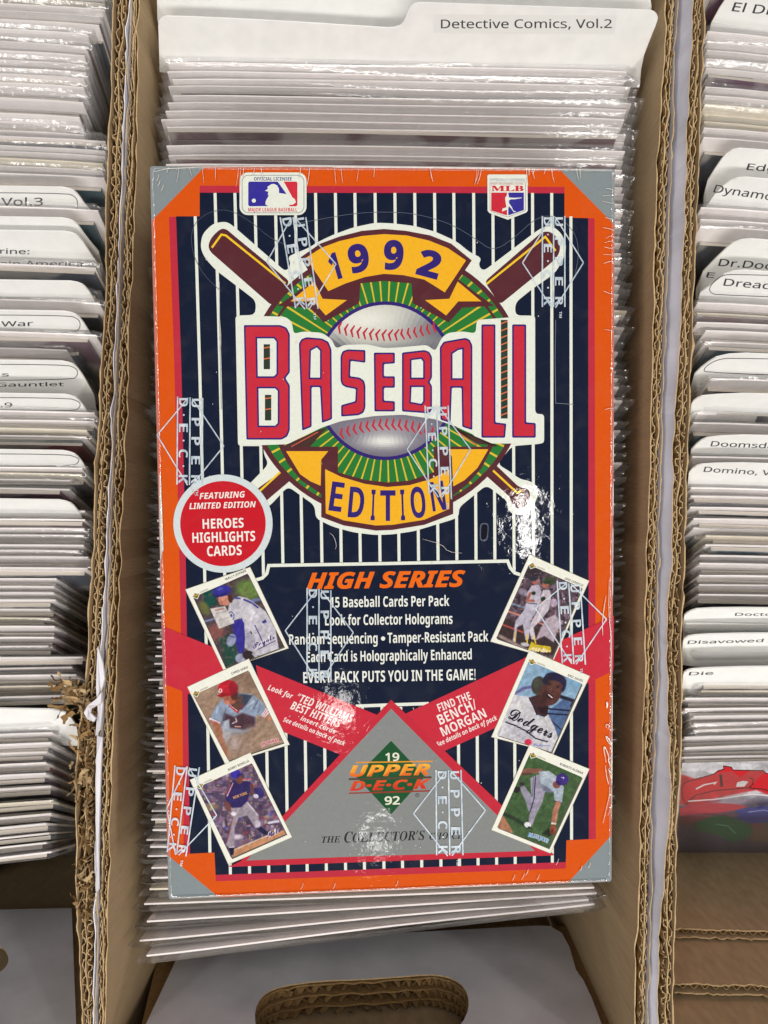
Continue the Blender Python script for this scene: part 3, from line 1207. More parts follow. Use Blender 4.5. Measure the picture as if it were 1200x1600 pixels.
def paint(X, Y, bg, ops):
    C = np.ones(X.shape + (3,)) * np.array(bg, float)
    for op in ops:
        k, g, col = op[0], op[1], np.array(op[2], float)
        soft = op[3] if len(op) > 3 else 6
        if k == 'p':
            d = seg_dist(X, Y, g, True)
            sd = np.where(inside(X, Y, g), -d, d)
            a = np.clip(0.5 - sd / soft, 0, 1)
        elif k == 'e':
            cx, cy, rx, ry, an = g
            an = math.radians(an)
            u = (X - cx) * math.cos(an) + (Y - cy) * math.sin(an)
            v = -(X - cx) * math.sin(an) + (Y - cy) * math.cos(an)
            q = np.hypot(u / rx, v / ry)
            a = np.clip(0.5 - (q - 1) * min(rx, ry) / soft, 0, 1)
        elif k == 'l':
            pts, w = g
            a = np.clip(0.5 - (seg_dist(X, Y, pts, False) - w / 2) / soft, 0, 1)
        elif k == 'n':    # blotches: threshold, scale, seed
            s, th, seed = g
            a = np.clip((vnoise(X, Y, s, seed) - th) * 6, 0, 1) * (op[4] if len(op) > 4 else 1)
        if k != 'n' and len(op) > 4: a = a * op[4]
        C = C * (1 - a[..., None]) + col * a[..., None]
    # cloth folds and photo grain
    C *= (0.90 + 0.2 * vnoise(X + 0.4 * Y, Y, 26, 3))[..., None]
    C *= (0.94 + 0.12 * vnoise(X, Y, 9, 5))[..., None]
    return np.clip(C, 0, 255)


def picture(art, quad, zoom, bg, ops, nu=78, nv=104):
    """quad TL,TR,BR,BL in photo pixels; ops in the pixel space of the enlarged crop zoom=(x0,y0,s)"""
    u, v = np.meshgrid(np.linspace(0, 1, nu + 1), np.linspace(0, 1, nv + 1))
    q = [np.array(p, float) for p in quad]
    PX = ((1 - u) * (1 - v))[..., None] * q[0] + (u * (1 - v))[..., None] * q[1] + (u * v)[..., None] * q[2] + ((1 - u) * v)[..., None] * q[3]
    uc, vc = np.meshgrid((np.arange(nu) + .5) / nu, (np.arange(nv) + .5) / nv)
    PC = ((1 - uc) * (1 - vc))[..., None] * q[0] + (uc * (1 - vc))[..., None] * q[1] + (uc * vc)[..., None] * q[2] + ((1 - uc) * vc)[..., None] * q[3]
    Xc, Yc = (PC[..., 0] - zoom[0]) * zoom[2], (PC[..., 1] - zoom[1]) * zoom[2]
    C = paint(Xc, Yc, bg, ops)
    Cl = np.where(C / 255 <= 0.04045, C / 255 / 12.92, ((C / 255 + 0.055) / 1.055) ** 2.4)
    V = [tuple(p) for p in PX.reshape(-1, 2)]
    Fc, cols = [], []
    for j in range(nv):
        for i in range(nu):
            a = j * (nu + 1) + i
            Fc.append((a, a + nu + 1, a + nu + 2, a + 1))
            c = Cl[j, i]
            cols.append((c[0], c[1], c[2], 1.0))
    art.raw(V, Fc, cols)


Art.z = 0
a = Art(cover_plane)
zc = (900, 1100, 3.2)
picture(a, [(1066, 1192), (1330, 1186), (1340, 1400), (1052, 1400)], zc, (205, 205, 212), [
    ('p', [(500, 500), (1300, 440), (1300, 1000), (480, 1000)], (70, 66, 90), 60),
    ('p', [(520, 540), (640, 520), (800, 560), (1300, 500), (1300, 620), (900, 620), (520, 600)], (150, 60, 80), 40, .8),
    ('p', [(520, 350), (600, 375), (700, 350), (760, 315), (780, 325), (800, 345), (940, 340), (1000, 380), (1300, 360), (1300, 470), (1000, 470), (900, 430), (700, 470), (600, 520), (520, 500)], (200, 38, 52), 10),
    ('p', [(640, 395), (860, 375), (830, 400), (700, 415)], (225, 225, 228), 8),
    ('p', [(710, 350), (725, 350), (730, 415), (715, 415)], (60, 20, 26), 6),
    ('p', [(800, 385), (850, 380), (880, 392), (860, 415), (790, 415)], (228, 226, 230), 6),
    ('l', ([(870, 380), (885, 415)], 8), (40, 20, 30), 6),
    ('p', [(545, 430), (560, 405), (600, 500), (720, 480), (640, 540), (560, 500)], (178, 40, 60), 18),
    ('e', (740, 505, 100, 18, -8), (225, 190, 205), 20, .6),
    ('p', [(590, 600), (700, 560), (860, 580), (890, 640), (800, 690), (700, 640), (600, 640)], (24, 88, 62), 22),
    ('e', (880, 560, 80, 30, -10), (56, 60, 140), 20),
    ('e', (1050, 560, 120, 60, -10), (40, 110, 90), 30),
    ('p', [(860, 620), (1300, 600), (1300, 700), (870, 690)], (110, 84, 58), 30, .8),
], 190, 140)
Z = lambda pts: crop(900, 1100, 3.2, pts)
RDK, RED_ = (66, 14, 26), (206, 26, 44)
for base in ([(530, 420), (545, 395), (600, 378), (690, 352), (712, 335), (742, 328), (740, 312), (776, 318), (782, 332), (850, 334), (935, 335), (950, 350), (1180, 345), (1180, 470), (1020, 452), (940, 424), (860, 416), (700, 430), (600, 452), (570, 475), (552, 500), (536, 470)],):
    a.poly(Z(inset(base, -5)), RDK)
    a.poly(Z(base), RED_)
a.line(Z([(600, 425), (640, 404), (700, 392), (690, 402)]), 2.2, (232, 226, 228))
a.poly(Z([(716, 352), (730, 352), (736, 412), (722, 414)]), RDK)
a.poly(Z([(806, 392), (835, 384), (862, 388), (842, 412), (800, 414)]), (232, 228, 230))
a.line(Z([(868, 366), (886, 378), (884, 400), (866, 418)]), 1.6, RDK)
a.poly(Z([(520, 520), (580, 505), (720, 495), (800, 500), (860, 512), (800, 530), (700, 545), (600, 548), (520, 560)]), (188, 44, 66))
a.poly(Z([(800, 530), (860, 518), (960, 512), (1100, 520), (1120, 570), (1000, 590), (880, 596), (820, 575)]), (40, 52, 138))
a.poly(Z([(600, 590), (680, 562), (760, 560), (840, 590), (880, 640), (850, 672), (780, 690), (700, 650), (620, 630)]), (18, 96, 62))
a.line(Z([(560, 486), (700, 476), (880, 450), (1100, 470)]), 1.8, (236, 230, 234))
a.line(Z([(640, 548), (760, 560), (800, 600)]), 1.2, (30, 24, 40))
a.line(Z([(700, 600), (760, 610), (800, 650)]), 1.0, (120, 190, 150))
a.line(Z([(860, 540), (940, 530), (1020, 550)]), 1.2, (150, 160, 220))
a.build("cover_picture", fc, "matte_print")

# --- middle row
SM = [(0, 340, "licence logos"), (340, 500, "bat barrels"), (500, 690, "big red word"), (690, 800, "lower ribbon"), (800, 900, "round badge"), (900, 1070, "text panel"), (1070, 1240, "red sashes"), (1240, 1500, "silver triangle")]
yawM = interp([(0, 0.3), (255, 1.0), (1300, 2.2), (1405, 4.0), (1425, 5.6), (1445, 7.2), (1457, 8.4)])
y = 66.0
ys = []
while y < 1388:
    ys.append(y)
    y += random.uniform(10, 16)
ys += [1404, 1422, 1441, 1456]
offs = {1404: 0, 1422: 4, 1441: -8, 1456: 2}
run = run2 = 0
for y in ys:
    if y in offs:
        cx_ = 577 + offs[y]; z = -0.017
    else:
        cx_ = np.interp(y, [60, 250, 700, 1390], [622, 617, 606, 588]) + random.uniform(-2, 2)
        if random.random() < 0.2: cx_ += random.choice([-6, 6, 9, -9])
        z = np.interp(y, [60, 600, 1390], [-0.0120, -0.0135, -0.0165]) + random.uniform(-0.0022, 0.0012)
    if y < 262: s = "between the Detective Comics card and the carton"
    elif y in offs: s = "at the near end below the carton"
    else: s = "level with the carton's " + section(SM, y)
    ob = comic(cx_, y, z, yawM(y) + random.uniform(-0.15, 0.15), np.interp(y, [0, 300, 700, 1390], [24, 22, 13, 7]), 0, nth("middle" + s) + " bagged comic in the middle box, " + s, "comics in the middle box " + (s if "level" not in s else "under the sealed carton"))
# second tab behind first, then the lettered tab card
divider([(244, -60), (1010, -44), (1018, 10), (1012, 80), (252, 60), (246, 30)], -0.001, (600, -20), 25, 0.3, [], "blank white divider card standing behind the Detective Comics card")
divider(smooth_loop([(247, 34), (252, 27), (262, 25), (420, 32), (590, 43), (612, 44), (625, 41), (632, 33), (637, 18), (643, 7), (656, 4), (700, 6), (1005, 16), (1020, 17), (1028, 24), (1027, 34), (1016, 60), (1003, 95), (998, 150), (250, 130), (248, 60)], 1),
        -0.004, (600, 60), 25, 0.3, [("Detective Comics, Vol.2", (689, 44), (956, 43.5), 13.5)], "white divider card lettered Detective Comics, Vol.2",
        None, [[(677, 22), (964, 24), (960, 53), (678, 51)]])

# ------------------------------------------------------------------ the sealed trading card carton
BLc = Vector((-0.06844467, -0.12307855, -0.2441261))
exc = Vector((0.14281114, 0.00233749, -0.00696518))
eyc = Vector((-0.00239887, 0.22779537, 0.01146508))
RZ = Matrix.Rotation(TH, 3, 'Z')
P0 = RZ @ BLc + Vector((0, 0, H))
ex = (RZ @ exc).normalized()
nz = ex.cross(RZ @ eyc).normalized()
ey = nz.cross(ex)
MW = Matrix.Translation(P0) @ Matrix((ex, ey, nz)).transposed().to_4x4()
MI = MW.inverted()
BOX = bpy.data.objects.new("trading_card_carton", None)
COL.objects.link(BOX)
BOX.matrix_world = MW
tag(BOX, "sealed carton of baseball cards with orange border and navy pinstripes, lying on the comics", "carton")


def front(px, py, zz):
    p = MI @ WP(px, py, P0, nz)
    return Vector((p.x, p.y, zz))


# carton body: bevelled block under the print
T = 0.040
c4 = [front(234, 259, 0), front(961, 263, 0), front(956, 1378, 0), front(263, 1406, 0)]


def rounded(c4, r, n=3):
    out = []
    for i in range(4):
        p, a, b2 = c4[i], c4[i - 1], c4[(i + 1) % 4]
        pa = p + (a - p).normalized() * r
        pb = p + (b2 - p).normalized() * r
        for k in range(n + 1):
            t = k / n
            out.append(pa * (1 - t) ** 2 + p * 2 * t * (1 - t) + pb * t * t)
    return out


def shrink(loop, d):
    c = sum(loop, Vector()) / len(loop)
    return [p + Vector((math.copysign(min(d, abs(c.x - p.x)), c.x - p.x), math.copysign(min(d, abs(c.y - p.y)), c.y - p.y), 0)) for p in loop]


rl = rounded(c4, 0.0012)
levels = [(0.0006, -0.00002), (0.0002, -0.0003), (0.0, -0.001), (0.0, -T + 0.001), (0.0008, -T)]
V, Fc, M = [], [], []
for d, z in levels:
    V += [Vector((p.x, p.y, z)) for p in shrink(rl, d)]
n = len(rl)
for l in range(len(levels) - 1):
    for i in range(n):
        j = (i + 1) % n
        Fc.append((l * n + i, l * n + j, (l + 1) * n + j, (l + 1) * n + i))
Fc.append(tuple(range(n)))
Fc.append(tuple(range(4 * n, 5 * n))[::-1])
cols = [lin((214, 128, 84)) if f[0] < n else lin((206, 92, 22)) for f in Fc]
o = link("carton_body", mesh("carton_body", V, Fc, ["wrapped_print"], None, False, cols), BOX)

Art.z = 0.00001
ORANGE, GREY, CRIM, NAVY, WHITE = (214, 82, 4), (130, 140, 143), (186, 42, 62), (9, 22, 47), (226, 230, 218)
MAR, YEL, GRN, GRN2, BLU = (86, 38, 46), (238, 176, 34), (38, 118, 52), (34, 98, 48), (48, 32, 112)
A = lambda: Art(front)
TLc, TRc, BRc, BLc_ = (236, 260.5), (960, 264.5), (954.5, 1377), (264, 1404)
a = A()
a.poly([(237, 259.6), (958, 263.6), (960.4, 267), (955.4, 1375), (953, 1377.4), (266, 1405), (263.6, 1402), (234.6, 262)], GREY)
PANEL = a.build("front_panel", BOX)
a = A()
a.poly([(320, 260.2), (873, 263.4), (959.9, 351), (955.5, 1305), (887, 1379.8), (342, 1402), (261.8, 1336), (236.8, 345)], ORANGE)
a.build("orange_border", BOX)
a = A()
a.poly([(312, 290), (882, 292), (882, 340), (929, 341), (931, 1311), (885, 1313), (884, 1357), (337, 1377), (335, 1332), (296, 1334), (287, 1334), (285, 1100), (280, 860), (272, 560), (264, 339), (312, 338)], CRIM)
a.build("crimson_border", BOX)
a = A()
a.poly([(312, 301), (882, 302), (882, 340), (919, 341), (920, 1311), (885, 1313), (884, 1347), (337, 1367), (335, 1332), (297, 1334), (295, 1200), (290, 860), (283, 560), (275, 338), (312, 338)], NAVY)
xs_t = [305, 336, 367, 398, 430, 461, 493, 524, 554.5, 586, 617, 648, 679, 709, 740, 770, 801, 832, 862, 892]
xs_b = [328, 360, 390, 420, 450, 480, 510, 540, 569.5, 600, 629, 659, 689, 718, 747, 776, 805, 835, 863, 893]
for i, (xt, xb) in enumerate(zip(xs_t, xs_b)):
    yt = 338 if i in (0, 19) else 301.5
    yb = 1332 if i == 0 else (1312 if i == 19 else 1367 - (xb - 337) * 20 / 547)
    ytop = yt
    bulge = 2.0 * (1 - i / 10) if i < 10 else 0
    ym = (yt + yb) / 2
    xm = (xt + xb) / 2 + bulge
    a.line([(xt, yt), ((xt + xm) / 2 + bulge * .3, (yt + ym) / 2), (xm, ym), ((xb + xm) / 2 + bulge * .3, (yb + ym) / 2), (xb, yb)], 4.6, WHITE)
a.build("pinstripe_field", BOX)

# central emblem
SIL = [(313, 387), (316, 366), (333, 349), (353, 346), (363, 352), (447, 425), (455, 412), (449, 401), (483, 387), (497, 378), (520, 367), (553, 355), (587, 348), (613, 349), (647, 353), (680, 362), (713, 377), (735, 395), (753, 403), (747, 414), (755, 424),
       (837, 362), (850, 354), (862, 353), (875, 362), (885, 380), (882, 402), (867, 427), (831, 452), (805, 473), (805, 493), (836, 493), (836, 647), (850, 647), (850, 693), (800, 697), (777, 725), (797, 737), (813, 749), (827, 751), (837, 758), (841, 773), (833, 793),
       (820, 805), (803, 804), (793, 797), (793, 783), (760, 758), (717, 793), (717, 807), (707, 812), (680, 820), (647, 830), (613, 835), (587, 836), (553, 832), (520, 823), (493, 810), (492, 790), (450, 760), (422, 790), (405, 800), (385, 760), (393, 753), (420, 725), (412, 710), (412, 697),
       (372, 697), (368, 493), (399, 492), (400, 470), (370, 447), (337, 422), (320, 403)]
a = A(); a.poly(round_corners(SIL, 9), WHITE)
EMB = a.build("emblem", BOX, label="baseball emblem with crossed bats and ribbons")
for pl_, yl, fl in (([(325, 383), (331, 370), (345, 357), (354, 358), (363, 366), (453, 440), (425, 478), (328, 393)], [(331, 387), (346, 366.5), (353, 368), (446, 443)], 0),
                    ([(846, 363), (858, 361), (870, 370), (876, 387), (872, 400), (860, 412), (781, 476), (757, 440)], [(760, 444), (852, 370), (868, 392)], 0),
                    ([(452, 728), (464, 742), (412, 786), (400, 765)], [(405, 768), (442, 734)], 0),
                    ([(768, 720), (812, 762), (826, 763), (829, 775), (823, 790), (810, 796), (800, 790), (797, 777), (757, 741)], [(768, 733), (808, 770), (816, 766)], 0)):
    a = A(); a.poly(round_corners(pl_, 7), MAR); a.line(yl, 3.2, (240, 196, 40)); a.build("bat", EMB)
a = A()
cxe, cye = 603, 598
a.poly(circle(cxe, cye, 219, 213, 96), MAR)
a.poly(circle(cxe, cye, 211, 205, 96), GRN)
ang = 2.0
while ang < 360:
    c, s = math.cos(math.radians(ang)), math.sin(math.radians(ang))
    if abs(s) > 0.40:
        w = 1.5
        a.line([(cxe + 108 * c, cye + 120 * s), (cxe + 210.5 * c, cye + 204.5 * s)], [2.0, 3.4], (214, 186, 52))
    ang += 5.4
# mottled turf
r_ = random.Random(5)
for i in range(90):
    an, rr = r_.uniform(0, 2 * math.pi), r_.uniform(125, 203)
    x, y = cxe + rr * math.cos(an), cye + rr * math.sin(an) * 0.97
# thin maroon ring inside the turf, broken by the ribbons
a.line(circle(cxe, cye, 199, 193, 40, 200, 236), 4, MAR)
a.line(circle(cxe, cye, 199, 193, 40, 304, 340), 4, MAR)
a.line(circle(cxe, cye, 192, 186, 40, 118, 152), 7, MAR)
a.line(circle(cxe, cye, 192, 186, 40, 28, 62), 7, MAR)
a.build("turf_ring", EMB)
# ball
a = A()
a.poly(circle(602, 595, 113, 124, 96), BLU)


def ball_col(px, py):
    nx, ny = (px - 602) / 108, (py - 595) / 119
    base = np.array((196, 196, 186.))
    if py < 600:
        k1 = math.exp(-(((px - 570) / 70) ** 2 + ((py - 500) / 22) ** 2))
        k2 = math.exp(-(((px - 690) / 55) ** 2 + ((py - 515) / 34) ** 2)) + math.exp(-(((px - 515) / 26) ** 2 + ((py - 545) / 22) ** 2)) + 0.5 * math.exp(-(((py - 545) / 9) ** 2))
        c = base + (222 - 190) * k1 - np.array((88, 88, 70)) * min(1.1, k2)
    else:
        k1 = math.exp(-(((px - 600) / 38) ** 2 + ((py - 690) / 11) ** 2)) + 0.35 * math.exp(-(((px - 605) / 60) ** 2 + ((py - 668) / 14) ** 2))
        c = np.array((112, 108, 122.)) + np.array((112, 116, 96)) * min(1, k1)
    return [max(20, min(232, v)) for v in c]


V, Fc, cols = [], [], []
nr, na = 40, 80
for i in range(nr + 1):
    for j in range(na):
        an = 2 * math.pi * j / na
        V.append((602 + 107.5 * i / nr * math.cos(an), 595 + 118.5 * i / nr * math.sin(an)))
for i in range(nr):
    for j in range(na):
        q = (i * na + j, i * na + (j + 1) % na, (i + 1) * na + (j + 1) % na, (i + 1) * na + j)
        Fc.append(q if i else (0, q[2], q[3]))
        mx_, my_ = sum(V[k][0] for k in q) / 4, sum(V[k][1] for k in q) / 4
        cols.append(lin(ball_col(mx_, my_)))
# collapse centre ring to one point
for j in range(na): V[j] = (602, 595)
Fc = [f if len(f) == 4 else (f[0], f[1], f[2]) for f in Fc]
a.raw(V, Fc, cols)
BALL = a.build("ball", EMB)
for top in (True, False):
    a = A()
    for k in range(16 if top else 15):
        t = k / (15 if top else 14)
        x = 531 + 148 * t if top else 534 + 142 * t
        u = 2 * t - 1
        y = (524 - 12 * u * u) if top else (663 + 14 * u * u)
        tilt = -u * 3.0
        e = 1 if top else -1
        sh = 0.62 + 0.38 * (1 - u * u)
        a.line([(x + 4 * sh + tilt * .2, y - 9 * e), (x - 2.5 * sh, y - 1 * e), (x + 0.5, y + 9 * e + tilt * .3)] if u < 0.3 or not top else
               [(x - 1 * sh, y - 9 * e), (x - 3 * sh, y - 1 * e), (x + 2.5, y + 8 * e)], [2.2, 3.6, 2.4], (188, 44, 62))
    a.build("stitching", EMB)
# ribbon 1992
a = A()
mt = [(470, 402), (500, 381), (530, 370), (565, 361), (600, 358), (635, 361), (672, 368), (705, 381), (737, 407), (716, 438), (772, 478), (722, 481), (701, 504), (645, 474), (643, 443), (600, 439), (563, 443), (561, 474), (506, 504), (484, 481), (434, 478), (490, 438)]
a.poly(mt, MAR)
a.poly([(478, 403), (503, 387), (530, 377), (565, 369), (600, 366), (635, 368), (670, 376), (700, 388), (728, 407), (695, 457), (663, 437), (630, 430), (600, 428), (570, 433), (540, 443), (513, 455)], YEL)
a.poly([(715, 440), (752, 471), (716, 471), (697, 493), (664, 469), (702, 467)], YEL)
a.poly([(491, 440), (454, 471), (490, 471), (509, 493), (542, 469), (504, 467)], YEL)
a.build("ribbon", EMB)
a = A()
for ch, cx_, cy_, w, h, an in (("1", 522, 415, 15, 42, -16), ("9", 560, 402, 32, 44, -9), ("9", 615, 397, 31, 46, 3), ("2", 671, 411, 36, 42, 15)):
    an = math.radians(an)
    d = Vector((math.cos(an), math.sin(an)))
    up = Vector((d.y, -d.x))
    c = Vector((cx_, cy_))
    bl, br = c - d * w / 2 - up * h / 2, c + d * w / 2 - up * h / 2
    a.text(ch, bl, br, h * 0.93, BLU, 'b', off=0.02)
a.build("year_lettering", EMB)
# ribbon EDITION
a = A()
a.poly([(436, 698), (528, 698), (528, 738), (570, 750), (605, 754), (640, 751), (678, 738), (678, 698), (770, 698), (752, 732), (730, 757), (708, 774), (708, 803), (663, 820), (613, 828), (587, 829), (537, 821), (502, 808), (502, 772), (470, 750), (450, 725)], MAR)
a.poly([(508, 733), (533, 745), (570, 756), (605, 761), (640, 758), (672, 749), (702, 734), (702, 795), (663, 812), (613, 820), (587, 821), (537, 813), (509, 802)], YEL)
a.poly([(447, 705), (513, 705), (502, 718), (501, 759), (485, 752), (469, 741)], YEL)
a.poly([(763, 702), (700, 702), (706, 714), (708, 760), (726, 750), (746, 731)], YEL)
a.build("ribbon", EMB)
a = A()
for ch, cx_, cy_, w, h, an in (("E", 526, 776, 20, 46, 8), ("D", 557, 785, 24, 48, 5), ("I", 583, 789, 6.5, 48, 2), ("T", 606, 790, 24, 48, 0), ("I", 629, 789, 6.5, 48, -2), ("O", 653, 785, 23, 48, -5), ("N", 684, 775, 22, 46, -8)):
    an = math.radians(an)
    d = Vector((math.cos(an), math.sin(an)))
    up = Vector((d.y, -d.x))
    c = Vector((cx_, cy_))
    a.text(ch, c - d * w / 2 - up * h / 2, c + d * w / 2 - up * h / 2, h, BLU, 'b')
a.build("edition_lettering", EMB)
# white band and the big word
a = A()
BAND = [(368, 493), (446, 495), (456, 503), (459, 522), (473, 518), (503, 520), (518, 530), (525, 545), (538, 539), (573, 538), (600, 544), (623, 543), (667, 539), (680, 549), (690, 528), (700, 520), (723, 518), (743, 521), (745, 500), (836, 493), (836, 647), (850, 647), (850, 693), (745, 693), (742, 680), (713, 667), (680, 655), (630, 648), (585, 650), (533, 658), (503, 668), (463, 687), (450, 694), (372, 697)]
a.poly(round_corners(BAND, 6), WHITE)
for x0_, y0_, x1_, y1_ in ((412, 538, 422, 577), (414, 617, 424, 657), (782, 499, 792, 654)):
    pass
a.build("word_backing", EMB)
LET = {
    'B': ([(381, 508), (438, 508), (448, 512), (453, 522), (453, 582), (446, 591), (453, 602), (453, 672), (449, 682), (440, 687), (385, 687)], [[(402, 529), (428, 529), (432, 534), (432, 584), (428, 588), (403, 588)], [(404, 607), (430, 607), (434, 611), (434, 661), (430, 665), (405, 665)]]),
    'A': ([(467, 537), (471, 530), (479, 527), (503, 529), (513, 534), (518, 546), (519, 655), (503, 661), (500, 605), (487, 605), (487, 667), (472, 673)], [[(486, 548), (495, 543), (500, 548), (500, 590), (485, 590)]]),
    'S': ([(532, 557), (535, 549), (543, 546), (571, 547), (571, 567), (548, 564), (547, 588), (562, 590), (569, 595), (571, 603), (571, 637), (568, 645), (560, 649), (533, 651), (533, 633), (555, 627), (556, 608), (540, 605), (534, 601), (532, 594)], []),
    'E': ([(584, 551), (617, 551), (617, 568), (600, 569), (600, 588), (617, 588), (617, 606), (600, 606), (600, 626), (617, 627), (617, 643), (585, 643)], []),
    'B2': ([(628, 551), (663, 547), (671, 550), (675, 558), (675, 590), (671, 597), (675, 603), (675, 640), (670, 646), (628, 643)], [[(643, 563), (658, 561), (661, 565), (661, 590), (643, 590)], [(643, 605), (661, 605), (661, 627), (658, 631), (642, 628)]]),
    'A2': ([(687, 543), (693, 534), (727, 528), (734, 531), (738, 540), (738, 672), (722, 667), (721, 606), (706, 606), (704, 661), (688, 656)], [[(707, 553), (716, 547), (722, 546), (722, 591), (707, 591)]]),
    'L': ([(752, 507), (774, 507), (774, 660), (791, 662), (789, 684), (752, 684)], []),
    'L2': ([(800, 507), (822, 507), (822, 660), (837, 661), (837, 684), (800, 684)], []),
}
for k_, (o_, hs) in LET.items():
    a = A()
    a.poly([round_corners(o_, 2.5)] + hs, BLU)
    a.poly([round_corners(inset(o_, 2.7), 2)] + [inset(h_, -2.7) for h_ in hs], (196, 42, 60))
    if k_ in ('B', 'L2'):
        slots = ((412, 538, 422, 577), (414, 617, 424, 657)) if k_ == 'B' else ((782.5, 500, 793, 654),)
        for x0_, y0_, x1_, y1_ in slots:
            a.poly([(x0_, y0_), (x1_, y0_), (x1_, y1_), (x0_, y1_)], (44, 56, 46))
            yy = y0_ + 5
            while yy < y1_ - 2:
                a.line([(x0_, yy + 1), (x1_, yy - 0.5 if k_ == 'B' else yy - 3)], 1.8, (214, 112, 70))
                yy += 11 if k_ == 'L2' else 17
    a.build("letter", EMB)
a = A()
for p in ([(440, 694), (463, 688), (480, 680), (452, 700)], ):
    a.poly([(436, 700), (500, 671), (512, 668), (484, 698)], (70, 46, 42)); a.line([(455, 698), (497, 675)], 1.6, (200, 90, 70))
a.build("shaded_rays", EMB)
a = A()
a.poly([(772, 698), (700, 664), (712, 666), (745, 693), (778, 697)], (70, 46, 42)); a.line([(745, 696), (714, 674)], 1.6, (200, 90, 70))
a.build("shaded_rays", EMB)

# tear-off line round the emblem
a = A()
a.line(smooth_loop([(345, 455), (318, 430), (300, 395), (299, 355), (322, 333), (355, 326), (392, 346), (426, 376), (470, 390)], 2, False), 0.7, (76, 88, 106))
a.line(smooth_loop([(448, 352), (500, 343), (550, 334), (600, 331), (650, 334), (705, 350), (745, 375), (770, 393), (800, 375), (840, 338), (872, 338), (898, 362), (905, 395), (898, 430)], 2, False), 0.7, (96, 106, 122))
a.line([(343, 440), (343.5, 520), (346, 640)], 0.8, (150, 158, 168))
a.line([(868, 500), (867, 560), (868, 630), (896, 632)], 0.8, (120, 128, 140))
a.build("perforation", BOX)

# badge
a = A()
a.poly(circle(348.5, 818, 77.5, 76.7, 80), (206, 216, 218))
a.poly(circle(348.5, 818, 66.8, 66.5, 80), (196, 22, 38))
BAD = a.build("badge", BOX, label="round red badge with pale ring")
WT = (236, 236, 230)
for t, bl, br, h, st in (("FEATURING", (312, 780), (383, 777), 9.6, 'bi'), ("LIMITED EDITION", (296, 795.5), (400, 792.5), 9.4, 'bi'), ("HEROES", (317, 826), (381, 824), 15, 'b'), ("HIGHLIGHTS", (301, 848), (399, 845), 15.5, 'b'), ("CARDS", (324, 869), (378, 867), 15.5, 'b')):
    a = A(); a.text(t, bl, br, h, WT, st); a.build("lettering", BAD)

# sashes
a = A(); a.poly([(254, 978), (280, 989), (590, 1117), (560, 1150), (535, 1180), (450, 1146), (256, 1068)], (196, 42, 60))
SAL = a.build("sash", BOX)
a = A(); a.poly([(959, 962), (920, 980), (633, 1115), (660, 1143), (690, 1175), (767, 1140), (958, 1048)], (196, 42, 60))
SAR = a.build("sash", BOX)
# high series panel
a = A()
PAN = [(400, 905), (412, 899), (418, 891), (420, 881), (793, 874), (797, 885), (804, 893), (814, 897), (784, 985), (830, 1045), (700, 1104), (500, 1104), (380, 1045), (440, 1000)]
a.poly(PAN, NAVY)
a.line([(400, 906), (410, 903), (417, 896), (420, 883.5), (600, 880.5), (793, 876.5), (797, 887), (804, 895), (816, 899)], 5, WHITE)
a.line([(556, 1103), (611, 1101), (670, 1099)], 5, WHITE)
SERP = a.build("series_panel", BOX)
# redraw sashes' inner ends above the panel
a = A(); a.poly([(400, 1039), (590, 1117), (560, 1150), (535, 1180), (450, 1146), (410, 1100)], (196, 42, 60)); a.build("ribbon", SAL)
a = A(); a.poly([(820, 1028), (633, 1115), (660, 1143), (690, 1175), (767, 1140), (800, 1100)], (196, 42, 60)); a.build("ribbon", SAR)
a = A(); a.text("HIGH SERIES", (479, 920), (725, 916), 24.5, (232, 104, 12), 'bi', off=0.012, shear=0.12); a.build("heading_lettering", SERP)
for t, bl, br, h in (("15 Baseball Cards Per Pack", (516, 949), (702, 946.5), 16), ("Look for Collector Holograms", (508, 977), (707, 974.5), 16), ("Random Sequencing    Tamper-Resistant Pack", (452, 1007), (763, 1002), 16),
                     ("Each Card is Holographically Enhanced", (479, 1034.5), (737, 1030), 16), ("EVERY PACK PUTS YOU IN THE GAME!", (474, 1067), (743, 1062), 17)):
    a = A(); a.text(t, bl, br, h, (232, 234, 226), 'b'); a.build("lettering", SERP)
a = A(); a.poly(circle(598.5, 997.5, 3.3, 3.3, 20), (232, 234, 226)); a.build("bullet", SERP)
for par, t, bl, br, h, st in ((SAL, "Look for", (418, 1077), (456, 1092), 8.5, 'bi'), (SAL, "\u2033TED WILLIAMS", (462, 1094), (549, 1129), 12.5, 'bi'), (SAL, "BEST HITTERS\u2033", (453, 1107), (535, 1139), 13, 'bi'), (SAL, "insert cards", (469, 1124.5), (523, 1146.5), 7.2, 'bi'),
                              (SAL, "See details on back of pack", (442, 1126.5), (538, 1165), 7.2, 'bi'), (SAR, "FIND THE", (686.5, 1112), (737, 1092), 12.5, 'b'), (SAR, "BENCH/", (688, 1132.5), (747, 1106), 16, 'b'), (SAR, "MORGAN", (692.5, 1150.5), (761, 1119.5), 14.8, 'b'), (SAR, "See details on back of pack", (684, 1166.5), (777.5, 1123.5), 7.4, 'bi')):
    a = A(); a.text(t, bl, br, h, (238, 226, 222), st); a.build("lettering", par)

